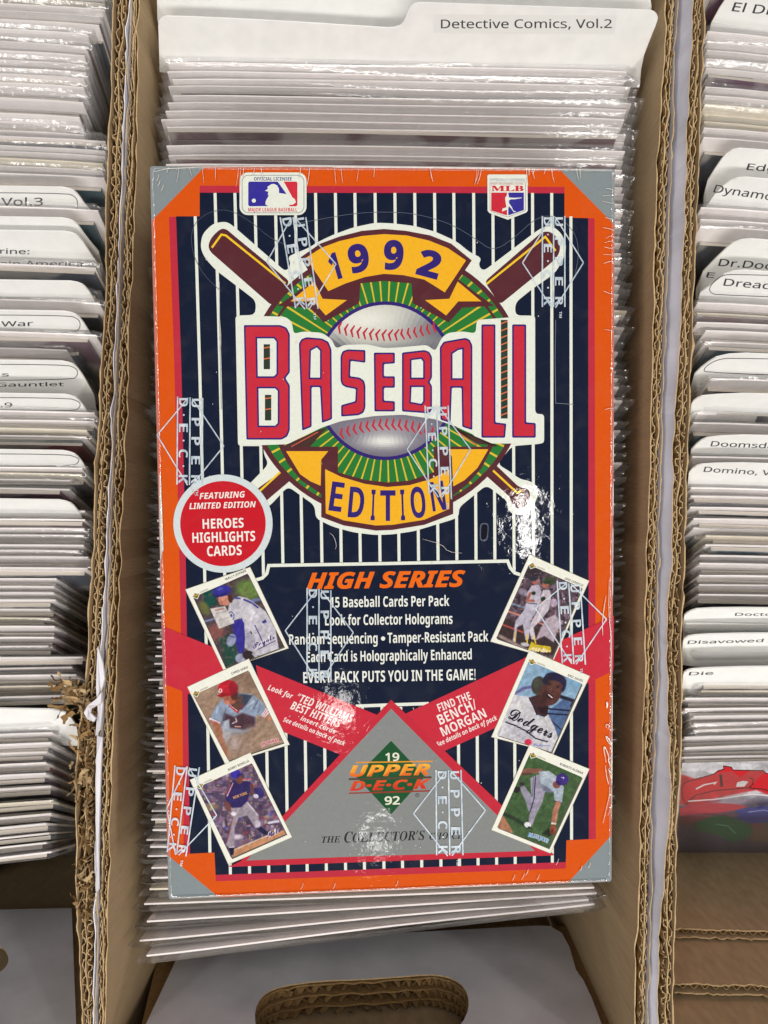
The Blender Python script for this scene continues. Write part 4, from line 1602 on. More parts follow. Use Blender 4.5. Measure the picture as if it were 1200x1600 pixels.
# silver triangle with maker's diamond
a = A()
a.poly([(611, 1093), (866, 1336), (580, 1346), (357, 1354), (376, 1345)], (192, 40, 58))
a.poly([(611, 1107), (770, 1267), (836, 1329), (580, 1337), (385, 1344), (450, 1279)], (132, 135, 134))
TRI = a.build("silver_triangle", BOX)
a = A()
a.poly([(611, 1157), (664, 1213), (611, 1272), (556, 1213)], (24, 80, 44))
r_ = random.Random(2)
for i in range(50):
    u_, v_ = r_.uniform(-1, 1), r_.uniform(-1, 1)
    if abs(u_) + abs(v_) < 0.92:
        x, y = 610.5 + u_ * 53, 1214 + v_ * 56
        a.line([(x, y - 1.5), (x + r_.uniform(-1, 1), y + 1.5)], 0.9, (46, 104, 62))
DIA = a.build("diamond_logo", TRI)
a = A()
a.text("19", (602, 1188.5), (624, 1188), 12, (226, 226, 206), 'sbi', off=0.02)
a.text("92", (601, 1256.5), (625, 1256), 12, (226, 226, 206), 'sbi', off=0.02)
a.poly([(556, 1190), (676, 1188), (676, 1190), (556, 1192)], (226, 150, 40))
a.text("UPPER", (546, 1213), (671, 1210), 17, (222, 96, 26), 'bi', shear=0.12, off=0.012, col2=(246, 190, 60))
a.poly([(545, 1215.5), (674, 1212.5), (674, 1215.5), (545, 1218.5)], (84, 66, 48))
a.text("D\u2219E\u2219C\u2219K", (546, 1235), (672, 1231.5), 14.5, (196, 44, 30), 'bi', shear=0.12, off=0.012, col2=(224, 84, 36))
a.poly([(545, 1238), (675, 1234), (675, 1236.2), (545, 1240)], (150, 50, 36))
a.build("logo_lettering", TRI)
a = A()
a.line(circle(652, 1242, 3, 3, 14), 0.7, (60, 60, 60), True)
a.text("R", (650.6, 1243.6), (653.4, 1243.6), 3.2, (60, 60, 60))
a.text("THE ", (503, 1316.5), (532, 1315.5), 10.5, (36, 38, 42), 'sbi')
a.text("C", (538, 1316), (552, 1315.5), 17.5, (36, 38, 42), 'sbi')
a.text("OLLECTOR\u2032S", (551, 1315.5), (664, 1311.5), 15, (36, 38, 42), 'sbi')
a.text("CHOICE", (671, 1311.5), (724, 1309.5), 11, (36, 38, 42), 'sbi')
a.build("slogan_lettering", TRI)

# licence plates
a = A()


def rrect(x0, y0, x1, y1, r, n=6):
    return circle(x1 - r, y0 + r, r, r, n, -90, 0) + circle(x1 - r, y1 - r, r, r, n, 0, 90) + circle(x0 + r, y1 - r, r, r, n, 90, 180) + circle(x0 + r, y0 + r, r, r, n, 180, 270)


Z = lambda pts: crop(370, 262, 10, pts)
a.poly(rrect(374.5, 270, 479, 336.5, 13), WHITE)
a.line(rrect(378.5, 274.3, 475, 333, 10), 0.8, (70, 74, 100), True)
a.poly(Z([(180, 240), (200, 222), (640, 222), (780, 418), (660, 400), (600, 260), (480, 300), (500, 440), (450, 540), (450, 580), (495, 605), (200, 608), (180, 590)]), (52, 44, 150))
a.poly(Z([(735, 222), (930, 222), (948, 240), (948, 590), (930, 608), (820, 608), (820, 585), (880, 580), (925, 545), (905, 495), (870, 470)]), (206, 44, 62))
a.poly(Z([(440, 365), (485, 340), (500, 290), (540, 263), (580, 258), (630, 280), (658, 330), (662, 400), (780, 418), (900, 490), (925, 545), (880, 580), (820, 588), (820, 612), (495, 612), (490, 590), (452, 575), (460, 510), (508, 445), (485, 425), (495, 380)]), WHITE)
a.poly(circle(396.8, 314, 3.2, 3.2, 16), WHITE)
o1 = a.build("licence_logo", BOX, label="rounded licence logo with blue and red batter silhouette")
a = A()
a.text("OFFICIAL LICENSEE", (397, 282.7), (456, 282.7), 5.6, (50, 44, 120), 'b')
a.text("MAJOR LEAGUE BASEBALL", (388, 331), (464.5, 331), 5.8, (206, 40, 58), 'b')
a.text("\u00ae", (465.2, 326.5), (467.2, 326.5), 1.6, (206, 40, 58), 'b')
a.build("lettering", o1)
Z = lambda pts: crop(750, 262, 13.333, pts)
a = A()
a.poly(Z([(150, 175), (180, 148), (950, 148), (985, 175), (990, 900), (960, 940), (575, 1090), (190, 950), (155, 900)]), WHITE)
a.line(Z([(205, 310), (940, 305), (945, 890), (900, 915), (575, 1035), (240, 920), (205, 880)]), 0.6, (120, 70, 130), True)
a.poly(Z([(230, 525), (560, 525), (560, 570), (520, 640), (540, 720), (545, 840), (470, 870), (455, 920), (560, 880), (560, 1000), (230, 900)]), (200, 40, 58))
a.poly(Z([(585, 525), (910, 525), (910, 890), (585, 1000), (585, 860), (600, 800), (600, 720), (600, 660), (590, 580)]), (52, 46, 146))
a.poly(Z([(545, 600), (560, 560), (590, 570), (600, 625), (700, 635), (870, 628), (860, 640), (720, 665), (640, 665), (600, 690), (600, 740), (660, 830), (690, 900), (740, 915), (735, 930), (695, 930), (650, 860), (590, 800), (580, 850), (480, 880), (470, 920), (458, 915), (465, 860), (550, 830), (530, 740), (522, 660)]), WHITE)
o1 = a.build("licence_logo", BOX, label="shield shaped licence logo with white batter")
a = A()
a.text("OFFICIALLY LICENSED", (765, 283), (820, 283), 3.6, (60, 60, 130))
a.text("MAJOR LEAGUE BASEBALL PLAYERS", (767, 288.8), (817, 288.8), 2.1, (170, 50, 70), 'b')
a.text("MLB", (767, 299), (818, 299), 8.6, (204, 36, 54), 'sb', off=0.012)
a.build("lettering", o1)

# six pictured cards
CREAM = (234, 234, 222)
SK = (188, 128, 108)
cards = [
    ("batter in grey and blue reading a sheet", [(290, 921), (391, 886), (451, 1012.5), (349, 1046)], [(302, 933), (387, 896), (444, 1010), (353, 1044)], (280, 880, 6), (70, 58, 64), [
        ('e', (650, 250, 120, 90, 20), (98, 124, 62), 60), ('p', [(200, 270), (320, 225), (360, 380), (270, 420)], (14, 66, 60), 10), ('e', (240, 420, 70, 40, 60), (96, 100, 56), 30),
        ('e', (350, 640, 80, 70, 0), (132, 78, 76), 50), ('l', ([(240, 545), (330, 520)], 18), (120, 130, 170), 10), ('l', ([(690, 350), (790, 330)], 26), (96, 110, 165), 16), ('p', [(380, 700), (500, 660), (560, 900), (440, 980)], (28, 66, 56), 30),
        ('n', (22, 0.62, 11), (120, 96, 86), 0, .5),
        ('p', [(520, 330), (560, 308), (640, 325), (740, 395), (810, 450), (900, 600), (935, 800), (820, 870), (700, 860), (615, 790), (610, 560), (560, 520), (490, 560), (450, 480), (470, 380)], (186, 182, 192), 8),
        ('p', [(600, 380), (700, 420), (760, 520), (660, 560), (600, 500)], (206, 202, 210), 30), ('p', [(620, 620), (720, 700), (700, 830), (640, 800)], (160, 156, 172), 20),
        ('l', ([(525, 325), (570, 330)], 14), (54, 52, 140), 5), ('l', ([(610, 340), (680, 370), (740, 415)], 16), (54, 52, 140), 5),
        ('p', [(495, 555), (590, 520), (608, 560), (620, 690), (608, 830), (560, 850), (525, 720)], (50, 44, 140), 8), ('l', ([(495, 545), (590, 515)], 6), (46, 44, 120), 4),
        ('e', (490, 490, 28, 40, -15), (70, 70, 130), 4), ('e', (490, 490, 20, 30, -15), (200, 198, 206), 4), ('e', (490, 490, 9, 18, -15), (70, 70, 130), 4),
        ('p', [(290, 425), (430, 400), (520, 560), (375, 612)], (196, 190, 188), 5), ('l', ([(350, 470), (440, 450)], 6), (150, 146, 150), 8), ('l', ([(370, 540), (450, 510)], 6), (150, 146, 150), 8), ('l', ([(340, 440), (420, 425)], 14), (170, 120, 116), 6),
        ('e', (425, 345, 60, 48, 20), (196, 132, 112), 6), ('e', (395, 370, 18, 22, 0), (170, 108, 94), 8), ('e', (480, 330, 22, 40, -10), (70, 40, 36), 8),
        ('e', (400, 260, 88, 52, -12), (48, 44, 140), 6), ('p', [(318, 300), (400, 285), (460, 270), (430, 300), (340, 325)], (36, 32, 104), 6), ('e', (385, 240, 30, 14, -15), (110, 112, 200), 12, .6),
        ('e', (490, 720, 42, 60, 20), (140, 146, 174), 10), ('l', ([(470, 680), (520, 690)], 10), (60, 60, 120), 6), ('e', (575, 890, 48, 44, 0), (150, 152, 178), 10), ('e', (650, 860, 55, 42, 0), (44, 32, 38), 10), ('l', ([(700, 850), (720, 870)], 30), (170, 170, 180), 10),
        ('l', ([(710, 580), (745, 650), (785, 740)], 8), (46, 40, 110), 4), ('p', [(775, 545), (810, 525), (825, 550), (790, 565)], (50, 48, 130), 4), ('l', ([(670, 640), (680, 660)], 10), (40, 36, 60), 4)],
     ("Royals", (396.5, 1013.5), (430, 997), 8.5, (60, 36, 116), 'scr', True), ("WALLY JOYNER", (352.5, 907), (385.5, 893), 3.6)),
    ("sliding player in red helmet and dusty grey jersey", [(293, 1073), (389, 1029), (452.5, 1163), (352, 1193)], [(302, 1086), (388, 1047), (443, 1159.5), (357, 1188)], (280, 1020, 6), (148, 122, 104), [
        ('n', (30, 0.6, 4), (166, 140, 118), 0, .5), ('e', (640, 240, 160, 80, 20), (132, 106, 90), 60),
        ('p', [(400, 440), (560, 375), (680, 385), (720, 410), (800, 480), (815, 545), (770, 600), (725, 570), (710, 690), (600, 760), (470, 800), (410, 740), (380, 640), (290, 620), (330, 520)], (136, 150, 172), 8),
        ('p', [(560, 380), (690, 395), (640, 470), (590, 530), (560, 520)], (60, 66, 84), 14), ('p', [(420, 560), (520, 600), (590, 560), (715, 600), (710, 690), (600, 720), (480, 700), (400, 660)], (72, 48, 60), 22),
        ('l', ([(640, 500), (700, 450)], 12), (196, 206, 220), 10, .7), ('l', ([(700, 520), (740, 440)], 12), (80, 92, 112), 10, .7), ('l', ([(440, 520), (420, 620)], 14), (88, 100, 124), 10, .7), ('l', ([(360, 500), (350, 560)], 16), (176, 190, 206), 10, .6), ('l', ([(760, 470), (740, 560)], 9), (96, 106, 130), 8, .7),
        ('p', [(500, 440), (590, 400), (590, 520), (540, 560), (480, 500)], (92, 62, 54), 12), ('l', ([(470, 490), (550, 555)], 16), (190, 40, 56), 5), ('l', ([(480, 490), (545, 540)], 4), (230, 220, 220), 3), ('l', ([(555, 545), (600, 480)], 8), (150, 40, 52), 6),
        ('e', (475, 430, 58, 46, 25), (160, 92, 72), 8), ('e', (445, 460, 26, 22, 20), (190, 122, 98), 8), ('e', (520, 400, 36, 44, 0), (86, 48, 42), 12),
        ('e', (455, 325, 92, 72, -8), (186, 30, 46), 6), ('e', (510, 330, 44, 62, -8), (130, 22, 38), 20, .8), ('p', [(355, 400), (400, 375), (520, 370), (500, 395), (390, 415)], (150, 24, 38), 6), ('e', (388, 352, 17, 19, 0), (240, 230, 230), 3), ('e', (388, 352, 9, 11, 0), (186, 30, 46), 3),
        ('p', [(310, 650), (385, 655), (410, 740), (450, 860), (460, 970), (430, 990), (385, 860), (345, 760)], (158, 104, 80), 12), ('l', ([(292, 618), (375, 655)], 20), (222, 214, 220), 4), ('l', ([(294, 626), (375, 660)], 6), (190, 40, 60), 3), ('l', ([(296, 640), (372, 672)], 4), (190, 40, 60), 3),
        ('p', [(770, 590), (815, 510), (845, 560), (800, 605)], (224, 216, 220), 4), ('l', ([(780, 592), (822, 524)], 6), (190, 40, 60), 3), ('l', ([(794, 600), (834, 544)], 6), (190, 40, 60), 3), ('p', [(810, 600), (850, 580), (880, 620), (850, 640)], (176, 120, 96), 10),
        ('p', [(410, 640), (470, 620), (480, 800), (440, 850), (410, 780)], (168, 176, 190), 16), ('l', ([(500, 660), (540, 640), (530, 610)], 10), (200, 190, 190), 6), ('l', ([(525, 688), (575, 690)], 10), (210, 160, 140), 6),
        ('e', (560, 830, 130, 90, 20), (150, 126, 112), 80, .85), ('e', (520, 850, 40, 60, 20), (172, 160, 160), 50, .6), ('e', (680, 720, 60, 40, 0), (140, 116, 104), 60, .7)],
     ("CINCINNATI", (407.5, 1167), (438, 1158), 5.2, (186, 40, 58), 'b', True), ("CHRIS SABO", (362.5, 1054), (388, 1043.5), 3.6)),
    ("striding batter in dark blue jersey before a crowd", [(297, 1218), (391.5, 1175.5), (456.5, 1307.5), (357, 1350)], [(308, 1230), (393.5, 1192), (447.5, 1302), (361.5, 1340)], (280, 1160, 6), (84, 68, 92), [
        ('n', (48, 0.5, 21), (132, 112, 142), 0, .7), ('n', (40, 0.62, 22), (56, 46, 74), 0, .7), ('n', (30, 0.74, 23), (190, 170, 186), 0, .7), ('n', (36, 0.74, 24), (66, 70, 140), 0, .6), ('n', (20, 0.78, 25), (180, 150, 90), 0, .8), ('n', (24, 0.76, 29), (150, 60, 70), 0, .7),
        ('e', (300, 600, 60, 30, 0), (170, 150, 80), 30, .6), ('l', ([(840, 750), (930, 735)], 22), (210, 205, 220), 10), ('e', (560, 880, 40, 22, 0), (200, 190, 205), 16),
        ('p', [(500, 1010), (820, 880), (980, 815), (1010, 870), (500, 1090)], (186, 132, 98), 10), ('l', ([(520, 1000), (830, 870)], 12), (216, 190, 160), 8), ('n', (16, 0.7, 31), (150, 90, 70), 0, .2),
        ('p', [(440, 620), (560, 590), (640, 545), (700, 620), (745, 690), (752, 785), (715, 800), (690, 760), (640, 680), (560, 700), (520, 800), (515, 970), (470, 980), (440, 960), (490, 780), (500, 690)], (150, 138, 150), 8), ('l', ([(640, 560), (740, 680)], 12), (214, 206, 216), 8, .7), ('l', ([(505, 700), (450, 930)], 8), (150, 70, 80), 6),
        ('p', [(470, 400), (510, 340), (560, 370), (640, 360), (690, 385), (660, 470), (640, 550), (580, 605), (500, 610), (470, 580), (440, 560), (435, 480)], (46, 36, 92), 8), ('l', ([(505, 380), (450, 500)], 10), (206, 150, 150), 4), ('l', ([(480, 390), (440, 480)], 6), (190, 90, 80), 4),
        ('p', [(430, 540), (480, 570), (490, 650), (450, 640), (430, 590)], (118, 66, 62), 8), ('e', (740, 470, 60, 48, 30), (50, 42, 104), 12), ('l', ([(680, 400), (690, 480)], 34), (96, 58, 60), 12), ('e', (720, 500, 26, 20, 20), (200, 196, 210), 6), ('l', ([(600, 345), (670, 340)], 14), (190, 90, 90), 6), ('l', ([(600, 352), (670, 350)], 4), (220, 200, 210), 4),
        ('e', (565, 345, 32, 40, 0), (112, 64, 54), 6), ('e', (530, 292, 48, 42, -20), (56, 44, 150), 6), ('p', [(540, 300), (600, 280), (596, 296), (550, 320)], (40, 32, 110), 4),
        ('e', (512, 665, 24, 20, 0), (222, 218, 226), 6), ('p', [(470, 985), (516, 985), (512, 1045), (480, 1060)], (24, 22, 50), 6), ('l', ([(472, 980), (516, 975)], 8), (214, 210, 220), 4), ('p', [(735, 810), (770, 785), (825, 830), (820, 862), (780, 850)], (28, 26, 62), 6), ('e', (735, 760, 30, 34, 0), (188, 178, 190), 10)],
     ("Mets", (418, 1309), (439, 1298), 8, (60, 34, 110), 'scr', True), ("BOBBY BONILLA", (357.5, 1204), (390, 1189.5), 3.6)),
    ("two players in white posed together at a rail", [(827, 866.5), (920, 907.5), (865, 1030), (766, 1002)], [(826, 882), (908.5, 918), (862, 1028), (775, 997)], (750, 860, 6), (84, 66, 76), [
        ('n', (30, 0.55, 41), (130, 108, 126), 0, .7), ('n', (26, 0.6, 42), (46, 36, 44), 0, .8), ('n', (22, 0.76, 43), (180, 160, 176), 0, .6),
        ('p', [(150, 600), (850, 800), (800, 1020), (100, 860)], (58, 44, 46), 50), ('l', ([(270, 490), (430, 540)], 16), (120, 140, 160), 12), ('e', (400, 390, 60, 30, 20), (170, 160, 180), 20, .6), ('e', (650, 280, 60, 40, 0), (60, 66, 46), 30), ('e', (500, 200, 90, 50, 0), (50, 40, 48), 40),
        ('l', ([(260, 570), (500, 650), (730, 760)], 14), (206, 132, 112), 8), ('l', ([(200, 690), (400, 765)], 16), (166, 78, 70), 8), ('l', ([(180, 800), (450, 940)], 30), (146, 124, 120), 16),
        ('p', [(620, 640), (700, 600), (770, 680), (720, 760), (690, 860), (600, 800), (520, 840), (560, 740)], (176, 160, 172), 14), ('e', (690, 490, 34, 40, 0), (170, 150, 170), 10),
        ('p', [(590, 370), (650, 370), (665, 420), (655, 500), (640, 560), (560, 660), (500, 720), (520, 840), (480, 830), (450, 720), (540, 560), (560, 460)], (196, 186, 196), 8),
        ('p', [(480, 330), (550, 320), (570, 380), (560, 480), (530, 560), (470, 660), (455, 830), (425, 840), (400, 690), (345, 720), (332, 860), (305, 850), (330, 660), (410, 560), (430, 490), (440, 400)], (182, 176, 192), 8),
        ('l', ([(470, 400), (440, 470), (500, 470)], 26), (160, 96, 84), 8), ('l', ([(600, 440), (570, 490), (610, 460)], 24), (170, 104, 90), 8), ('e', (500, 400, 20, 18, 0), (36, 50, 40), 5), ('e', (590, 455, 24, 22, 0), (36, 50, 40), 5), ('l', ([(430, 490), (530, 500)], 8), (50, 50, 70), 4),
        ('e', (515, 290, 30, 32, 0), (150, 90, 78), 6), ('e', (500, 265, 34, 22, 0), (44, 48, 60), 6), ('e', (612, 320, 32, 34, 0), (160, 98, 84), 6), ('e', (625, 296, 38, 18, 0), (40, 60, 42), 6),
        ('l', ([(335, 760), (320, 850)], 10), (222, 186, 50), 4), ('l', ([(440, 790), (440, 890)], 12), (222, 186, 50), 4), ('l', ([(500, 800), (520, 870)], 10), (222, 186, 50), 4), ('e', (420, 880, 40, 18, 10), (196, 190, 200), 8),
        ('p', [(450, 930), (480, 850), (520, 880), (660, 900), (665, 945), (520, 935)], (196, 172, 40), 6)],
     ("Athletics", (825, 1016), (860, 1019), 6, (244, 214, 50), 'scr', True), ("JOSE CANSECO", (881.5, 904.5), (910, 916.5), 3.4)),
    ("laughing player in backwards cap and script jersey", [(827, 1015.5), (921, 1056), (865, 1176), (767.5, 1151)], [(826, 1032), (908.5, 1067.5), (861, 1174.5), (776, 1148)], (750, 1010, 6), (132, 164, 190), [
        ('p', [(540, 130), (1000, 200), (1000, 380), (760, 420), (600, 250)], (120, 156, 184), 60), ('l', ([(330, 440), (400, 390), (500, 375)], 26), (92, 94, 140), 8), ('l', ([(340, 450), (420, 405), (500, 395)], 8), (150, 150, 190), 6),
        ('p', [(640, 600), (780, 490), (900, 540), (820, 720), (700, 960), (640, 940)], (76, 100, 140), 10), ('n', (12, 0.5, 51), (120, 146, 176), 0, .0),
        ('l', ([(760, 470), (880, 510), (860, 560)], 34), (30, 30, 50), 10), ('l', ([(630, 580), (840, 600)], 16), (26, 28, 50), 6), ('l', ([(620, 625), (820, 640)], 14), (26, 28, 50), 6), ('l', ([(630, 660), (760, 780)], 10), (24, 26, 44), 5),
        ('p', [(320, 450), (460, 470), (530, 640), (560, 660), (640, 640), (700, 760), (730, 860), (660, 990), (400, 940), (150, 830), (230, 650), (270, 540)], (196, 194, 200), 8), ('e', (400, 820, 120, 60, 20), (176, 172, 184), 60, .8), ('e', (350, 560, 60, 60, 0), (212, 208, 210), 40, .7),
        ('p', [(455, 480), (560, 440), (640, 560), (630, 640), (600, 660), (535, 635)], (64, 38, 40), 8), ('l', ([(458, 480), (500, 560), (530, 635)], 12), (30, 26, 50), 5), ('p', [(540, 570), (640, 560), (625, 635), (560, 620)], (40, 24, 30), 16),
        ('e', (545, 365, 66, 88, 8), (62, 60, 54), 8), ('e', (530, 350, 30, 50, 8), (78, 76, 66), 20, .7), ('e', (660, 430, 98, 126, 22), (82, 48, 44), 8), ('e', (700, 380, 60, 60, 20), (104, 64, 56), 40, .7), ('e', (600, 480, 30, 60, 10), (56, 32, 34), 20, .8),
        ('e', (705, 310, 104, 66, 18), (34, 30, 62), 8), ('e', (782, 372, 20, 56, 15), (36, 32, 60), 10), ('e', (640, 310, 60, 46, -20), (36, 32, 52), 10), ('e', (705, 355, 70, 36, 20), (88, 54, 48), 12),
        ('e', (655, 465, 36, 22, 35), (44, 22, 26), 5), ('l', ([(640, 450), (675, 478)], 9), (236, 228, 216), 4), ('e', (650, 355, 9, 5, 20), (24, 18, 22), 4), ('e', (725, 380, 10, 5, 20), (24, 18, 22), 4), ('l', ([(680, 385), (690, 425), (668, 425)], 7), (58, 34, 34), 6), ('l', ([(635, 338), (665, 345)], 6), (36, 22, 24), 4), ('l', ([(712, 362), (745, 372)], 6), (36, 22, 24), 4),
        ('l', ([(240, 705), (330, 740), (430, 790), (520, 860), (630, 890)], 13), (30, 26, 46), 4), ('e', (450, 895, 34, 30, 0), (206, 44, 78), 8)],
     ("Dodgers", (793, 1121), (861, 1154), 20, (28, 24, 44), 'scr', False), ("ERIC DAVIS", (886.5, 1056), (909.5, 1065.5), 3.6)),
    ("fielder in grey reaching down for a ball on grass", [(827, 1163.5), (920.5, 1201), (859.5, 1332.5), (767.5, 1296)], [(827, 1178), (908.5, 1213.5), (856.5, 1324.5), (776.5, 1292)], (750, 1160, 6), (62, 88, 54), [
        ('n', (40, 0.5, 61), (76, 104, 62), 0, .5), ('n', (14, 0.6, 62), (50, 76, 46), 0, .4), ('p', [(205, 660), (300, 820), (310, 860), (150, 790)], (160, 112, 86), 10), ('l', ([(220, 665), (300, 700), (450, 790)], 34), (34, 52, 36), 20), ('p', [(580, 850), (640, 800), (680, 860), (640, 880)], (32, 42, 30), 14),
        ('l', ([(395, 285), (430, 262), (560, 262)], 44), (130, 84, 72), 8), ('l', ([(395, 295), (470, 290)], 16), (84, 52, 48), 10),
        ('p', [(370, 420), (410, 400), (470, 480), (500, 540), (490, 640), (450, 640), (430, 560)], (142, 138, 156), 8),
        ('p', [(470, 330), (550, 295), (610, 450), (580, 560), (520, 680), (490, 770), (450, 760), (460, 680), (490, 580), (475, 430)], (152, 146, 164), 8), ('l', ([(520, 310), (510, 420), (505, 520), (470, 640)], 10), (40, 40, 84), 4), ('l', ([(500, 320), (492, 430), (490, 500)], 4), (60, 60, 100), 3),
        ('p', [(550, 270), (640, 262), (740, 330), (785, 420), (765, 560), (695, 545), (690, 460), (600, 460), (570, 400)], (160, 172, 186), 8), ('p', [(560, 380), (640, 420), (690, 460), (640, 470), (590, 450)], (108, 112, 132), 18), ('e', (640, 310, 50, 30, 20), (190, 200, 210), 30, .6), ('l', ([(693, 545), (765, 565)], 8), (50, 40, 84), 3), ('l', ([(695, 553), (760, 572)], 3), (180, 70, 80), 3),
        ('e', (345, 440, 34, 26, -40), (34, 30, 38), 6), ('e', (390, 385, 24, 18, 0), (46, 42, 50), 6), ('e', (445, 770, 34, 26, 25), (212, 210, 216), 6), ('e', (460, 795, 18, 12, 0), (50, 46, 60), 6),
        ('l', ([(730, 570), (705, 640), (690, 750)], 50), (164, 108, 90), 10), ('l', ([(745, 570), (722, 640), (705, 740)], 12), (196, 140, 118), 12, .7), ('l', ([(672, 755), (705, 760)], 16), (226, 222, 216), 4), ('e', (683, 812, 30, 50, 5), (142, 76, 56), 8), ('e', (675, 830, 14, 30, 0), (96, 48, 38), 10),
        ('e', (715, 392, 38, 34, 20), (124, 76, 70), 8), ('e', (768, 342, 58, 56, 10), (60, 42, 118), 6), ('p', [(712, 340), (760, 390), (735, 400), (708, 370)], (44, 30, 90), 6), ('l', ([(760, 325), (785, 325), (775, 340)], 6), (200, 200, 220), 4)],
     ("BLUE JAYS", (824, 1306), (856, 1317), 5.6, (66, 140, 200), 'b', True), ("ROBERTO ALOMAR", (874, 1194.5), (910, 1209.5), 3.6)),
]
for lab, quad, pq, zm, bg, ops, logo, nm in cards:
    a = A()
    a.poly(quad, CREAM)
    a.line([quad[0], quad[1], quad[2], quad[3]], 0.7, (176, 170, 150), True)
    CARD = a.build("pictured_card", BOX, label="pictured card: " + lab)
    a = A()
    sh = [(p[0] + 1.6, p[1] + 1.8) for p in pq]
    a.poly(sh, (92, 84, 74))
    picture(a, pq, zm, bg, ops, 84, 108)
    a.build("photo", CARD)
    a = A()
    d = (Vector(pq[1]) - Vector(pq[0])).normalized()
    up = Vector((d.y, -d.x))
    c = Vector(pq[0]) + d * 5 + up * 0.5
    a.poly([tuple(c + up * 5.5), tuple(c + d * 7), tuple(c - up * 6), tuple(c - d * 6)], (226, 226, 210))
    a.poly([tuple(c + up * 4.2), tuple(c + d * 5.4), tuple(c - up * 4.6), tuple(c - d * 4.8)], (92, 104, 48))
    a.line([tuple(c - d * 5 + up * .6), tuple(c + d * 6 + up * .6)], 2.2, (190, 150, 70))
    a.poly([tuple(c + d * 8 + up * 3), tuple(c + d * 21 + up * 3.2), tuple(c + d * 22 + up * 0.8), tuple(c + d * 8 + up * 0.6)], (196, 192, 176))
    a.build("corner_logo", CARD)
    a = A()
    t, bl, br, h, col, st, edge = logo
    if edge:
        a.text(t, (bl[0], bl[1]), br, h, (228, 224, 224), st, off=0.05, arc=1.5 if t == "BLUE JAYS" else (1.2 if t == "CINCINNATI" else 0))
    a.text(t, bl, br, h, col, st, off=0.012, arc=1.5 if t == "BLUE JAYS" else (1.2 if t == "CINCINNATI" else 0))
    if t in ("Royals", "Dodgers"):
        v_ = Vector(br) - Vector(bl)
        if t == "Royals":
            a.line([(403, 1014.5), (431, 1000.5)], 1.2, (60, 36, 116))
    if t == "Dodgers":
        a.text("Dodgers", (832, 1165), (858.5, 1165.5), 4.5, (60, 90, 190), 'scr')
    if t == "Mets":
        a.text("NEW YORK", (365.5, 1248), (387, 1240), 4.2, (214, 160, 90), 'b')
    a.build("team_lettering", CARD)
    a = A()
    a.text(nm[0], nm[1], nm[2], nm[3], (60, 56, 52), 'b')
    a.build("name_lettering", CARD)

# small marks
a = A()
a.poly(smooth_loop([(749.5, 820), (753, 817), (761, 817), (763.5, 821), (762, 842), (758, 846), (751, 845), (749, 840)], 1), (84, 92, 112))  # edge highlight and dark opening of the slot, both painted flat
a.poly(smooth_loop([(751.5, 822), (754, 819), (760, 819), (762, 823), (760.5, 840), (757, 843.5), (752, 843), (751, 838)], 1), (8, 12, 26))
a.build("punched_slot", BOX)
a = A()
a.poly([(249.3, 742), (251.6, 744), (254, 800), (256, 860), (253.6, 862), (251, 880), (253, 930), (256.5, 958), (253.8, 960), (251.3, 880), (249.5, 800)], (222, 214, 204))
a.build("worn_edge", BOX)

# hologram strips printed on the wrap
Art.z += 0.00002


def hologram(tl, tr, br, bl, dl, dr, clip=None):
    a = A()
    q = [Vector(p) for p in (tl, tr, br, bl)]

    def S(u, v):
        p = q[0] * (1 - u) * (1 - v) + q[1] * u * (1 - v) + q[2] * u * v + q[3] * (1 - u) * v
        return (p.x, p.y)
    HC = (196, 210, 224)
    z0 = Art.z
    for u in (0, 0.5, 1):
        a.line([S(u, 0), S(u, 0.5), S(u, 1)], 2.2, HC)
    cu = Vector(dl).lerp(Vector(dr), 0.5)
    topp, botp = S(0.5, -0.02), S(0.5, 1.04)

    def seg(p, q_, t0, t1):
        p, q_ = Vector(p), Vector(q_)
        return [tuple(p.lerp(q_, t0)), tuple(p.lerp(q_, t1))]
    for side, d_ in ((0, dl), (1, dr)):
        if d_ is None: continue
        for e in (topp, botp):
            a.line(seg(d_, e, 0, 0.94), 1.9, HC)
    w = (Vector(S(0.5, .5)) - Vector(S(0, .5))).length
    for word, u0, u1 in (("UPPER", 0.56, 0.92), ("DECK", 0.06, 0.42)):
        n = len(word)
        for i, ch in enumerate(word):
            v0 = 0.015 + (i / (n - 1)) * 0.875
            hgt = 0.095
            b0, b1 = S(u0, v0), S(u0, v0 + hgt)
            cap = (Vector(S(u1, v0)) - Vector(b0)).length
            a.text(ch, b0, b1, cap, HC, 'b')
            if word == "DECK" and i < n - 1:
                c = Vector(S(0.25, v0 + 0.19))
                a.poly(circle(c.x, c.y, 1.5, 1.5, 8), HC)
    t0 = S(0.75, 1.05)
    t1 = S(0.75, 1.12)
    a.text("TM", t0, t1, 4.0, HC, 'b')
    a.build("hologram_mark", BOX, "hologram_foil")


for h_ in (((438, 340), (478, 340), (497, 483), (462, 482), (417, 410), (525, 413)),
           ((847, 338), (882, 338), (882, 480), (847, 480), (816, 411), (911, 411)),
           ((278, 620), (317, 622), (316, 758), (277, 757), (246, 680), (350, 697)),
           ((664, 634), (700, 634), (705, 780), (670, 772), (636, 702), (735, 702)),
           ((480, 918), (517, 922), (517, 1065), (480, 1060), (446, 985), (552, 988)),
           ((870, 907), (906, 915), (914, 1038), (878, 1036), (836, 950), (947, 967)),
           ((274, 1195), (312, 1198), (291, 1337), (262, 1330), None, (339, 1273)),
           ((681, 1202), (720, 1202), (723, 1335), (682, 1335), (646, 1270), (758, 1265))):
    if h_[4] is None:
        h_ = h_[:4] + ((261, 1262), h_[5])
    hologram(*h_)

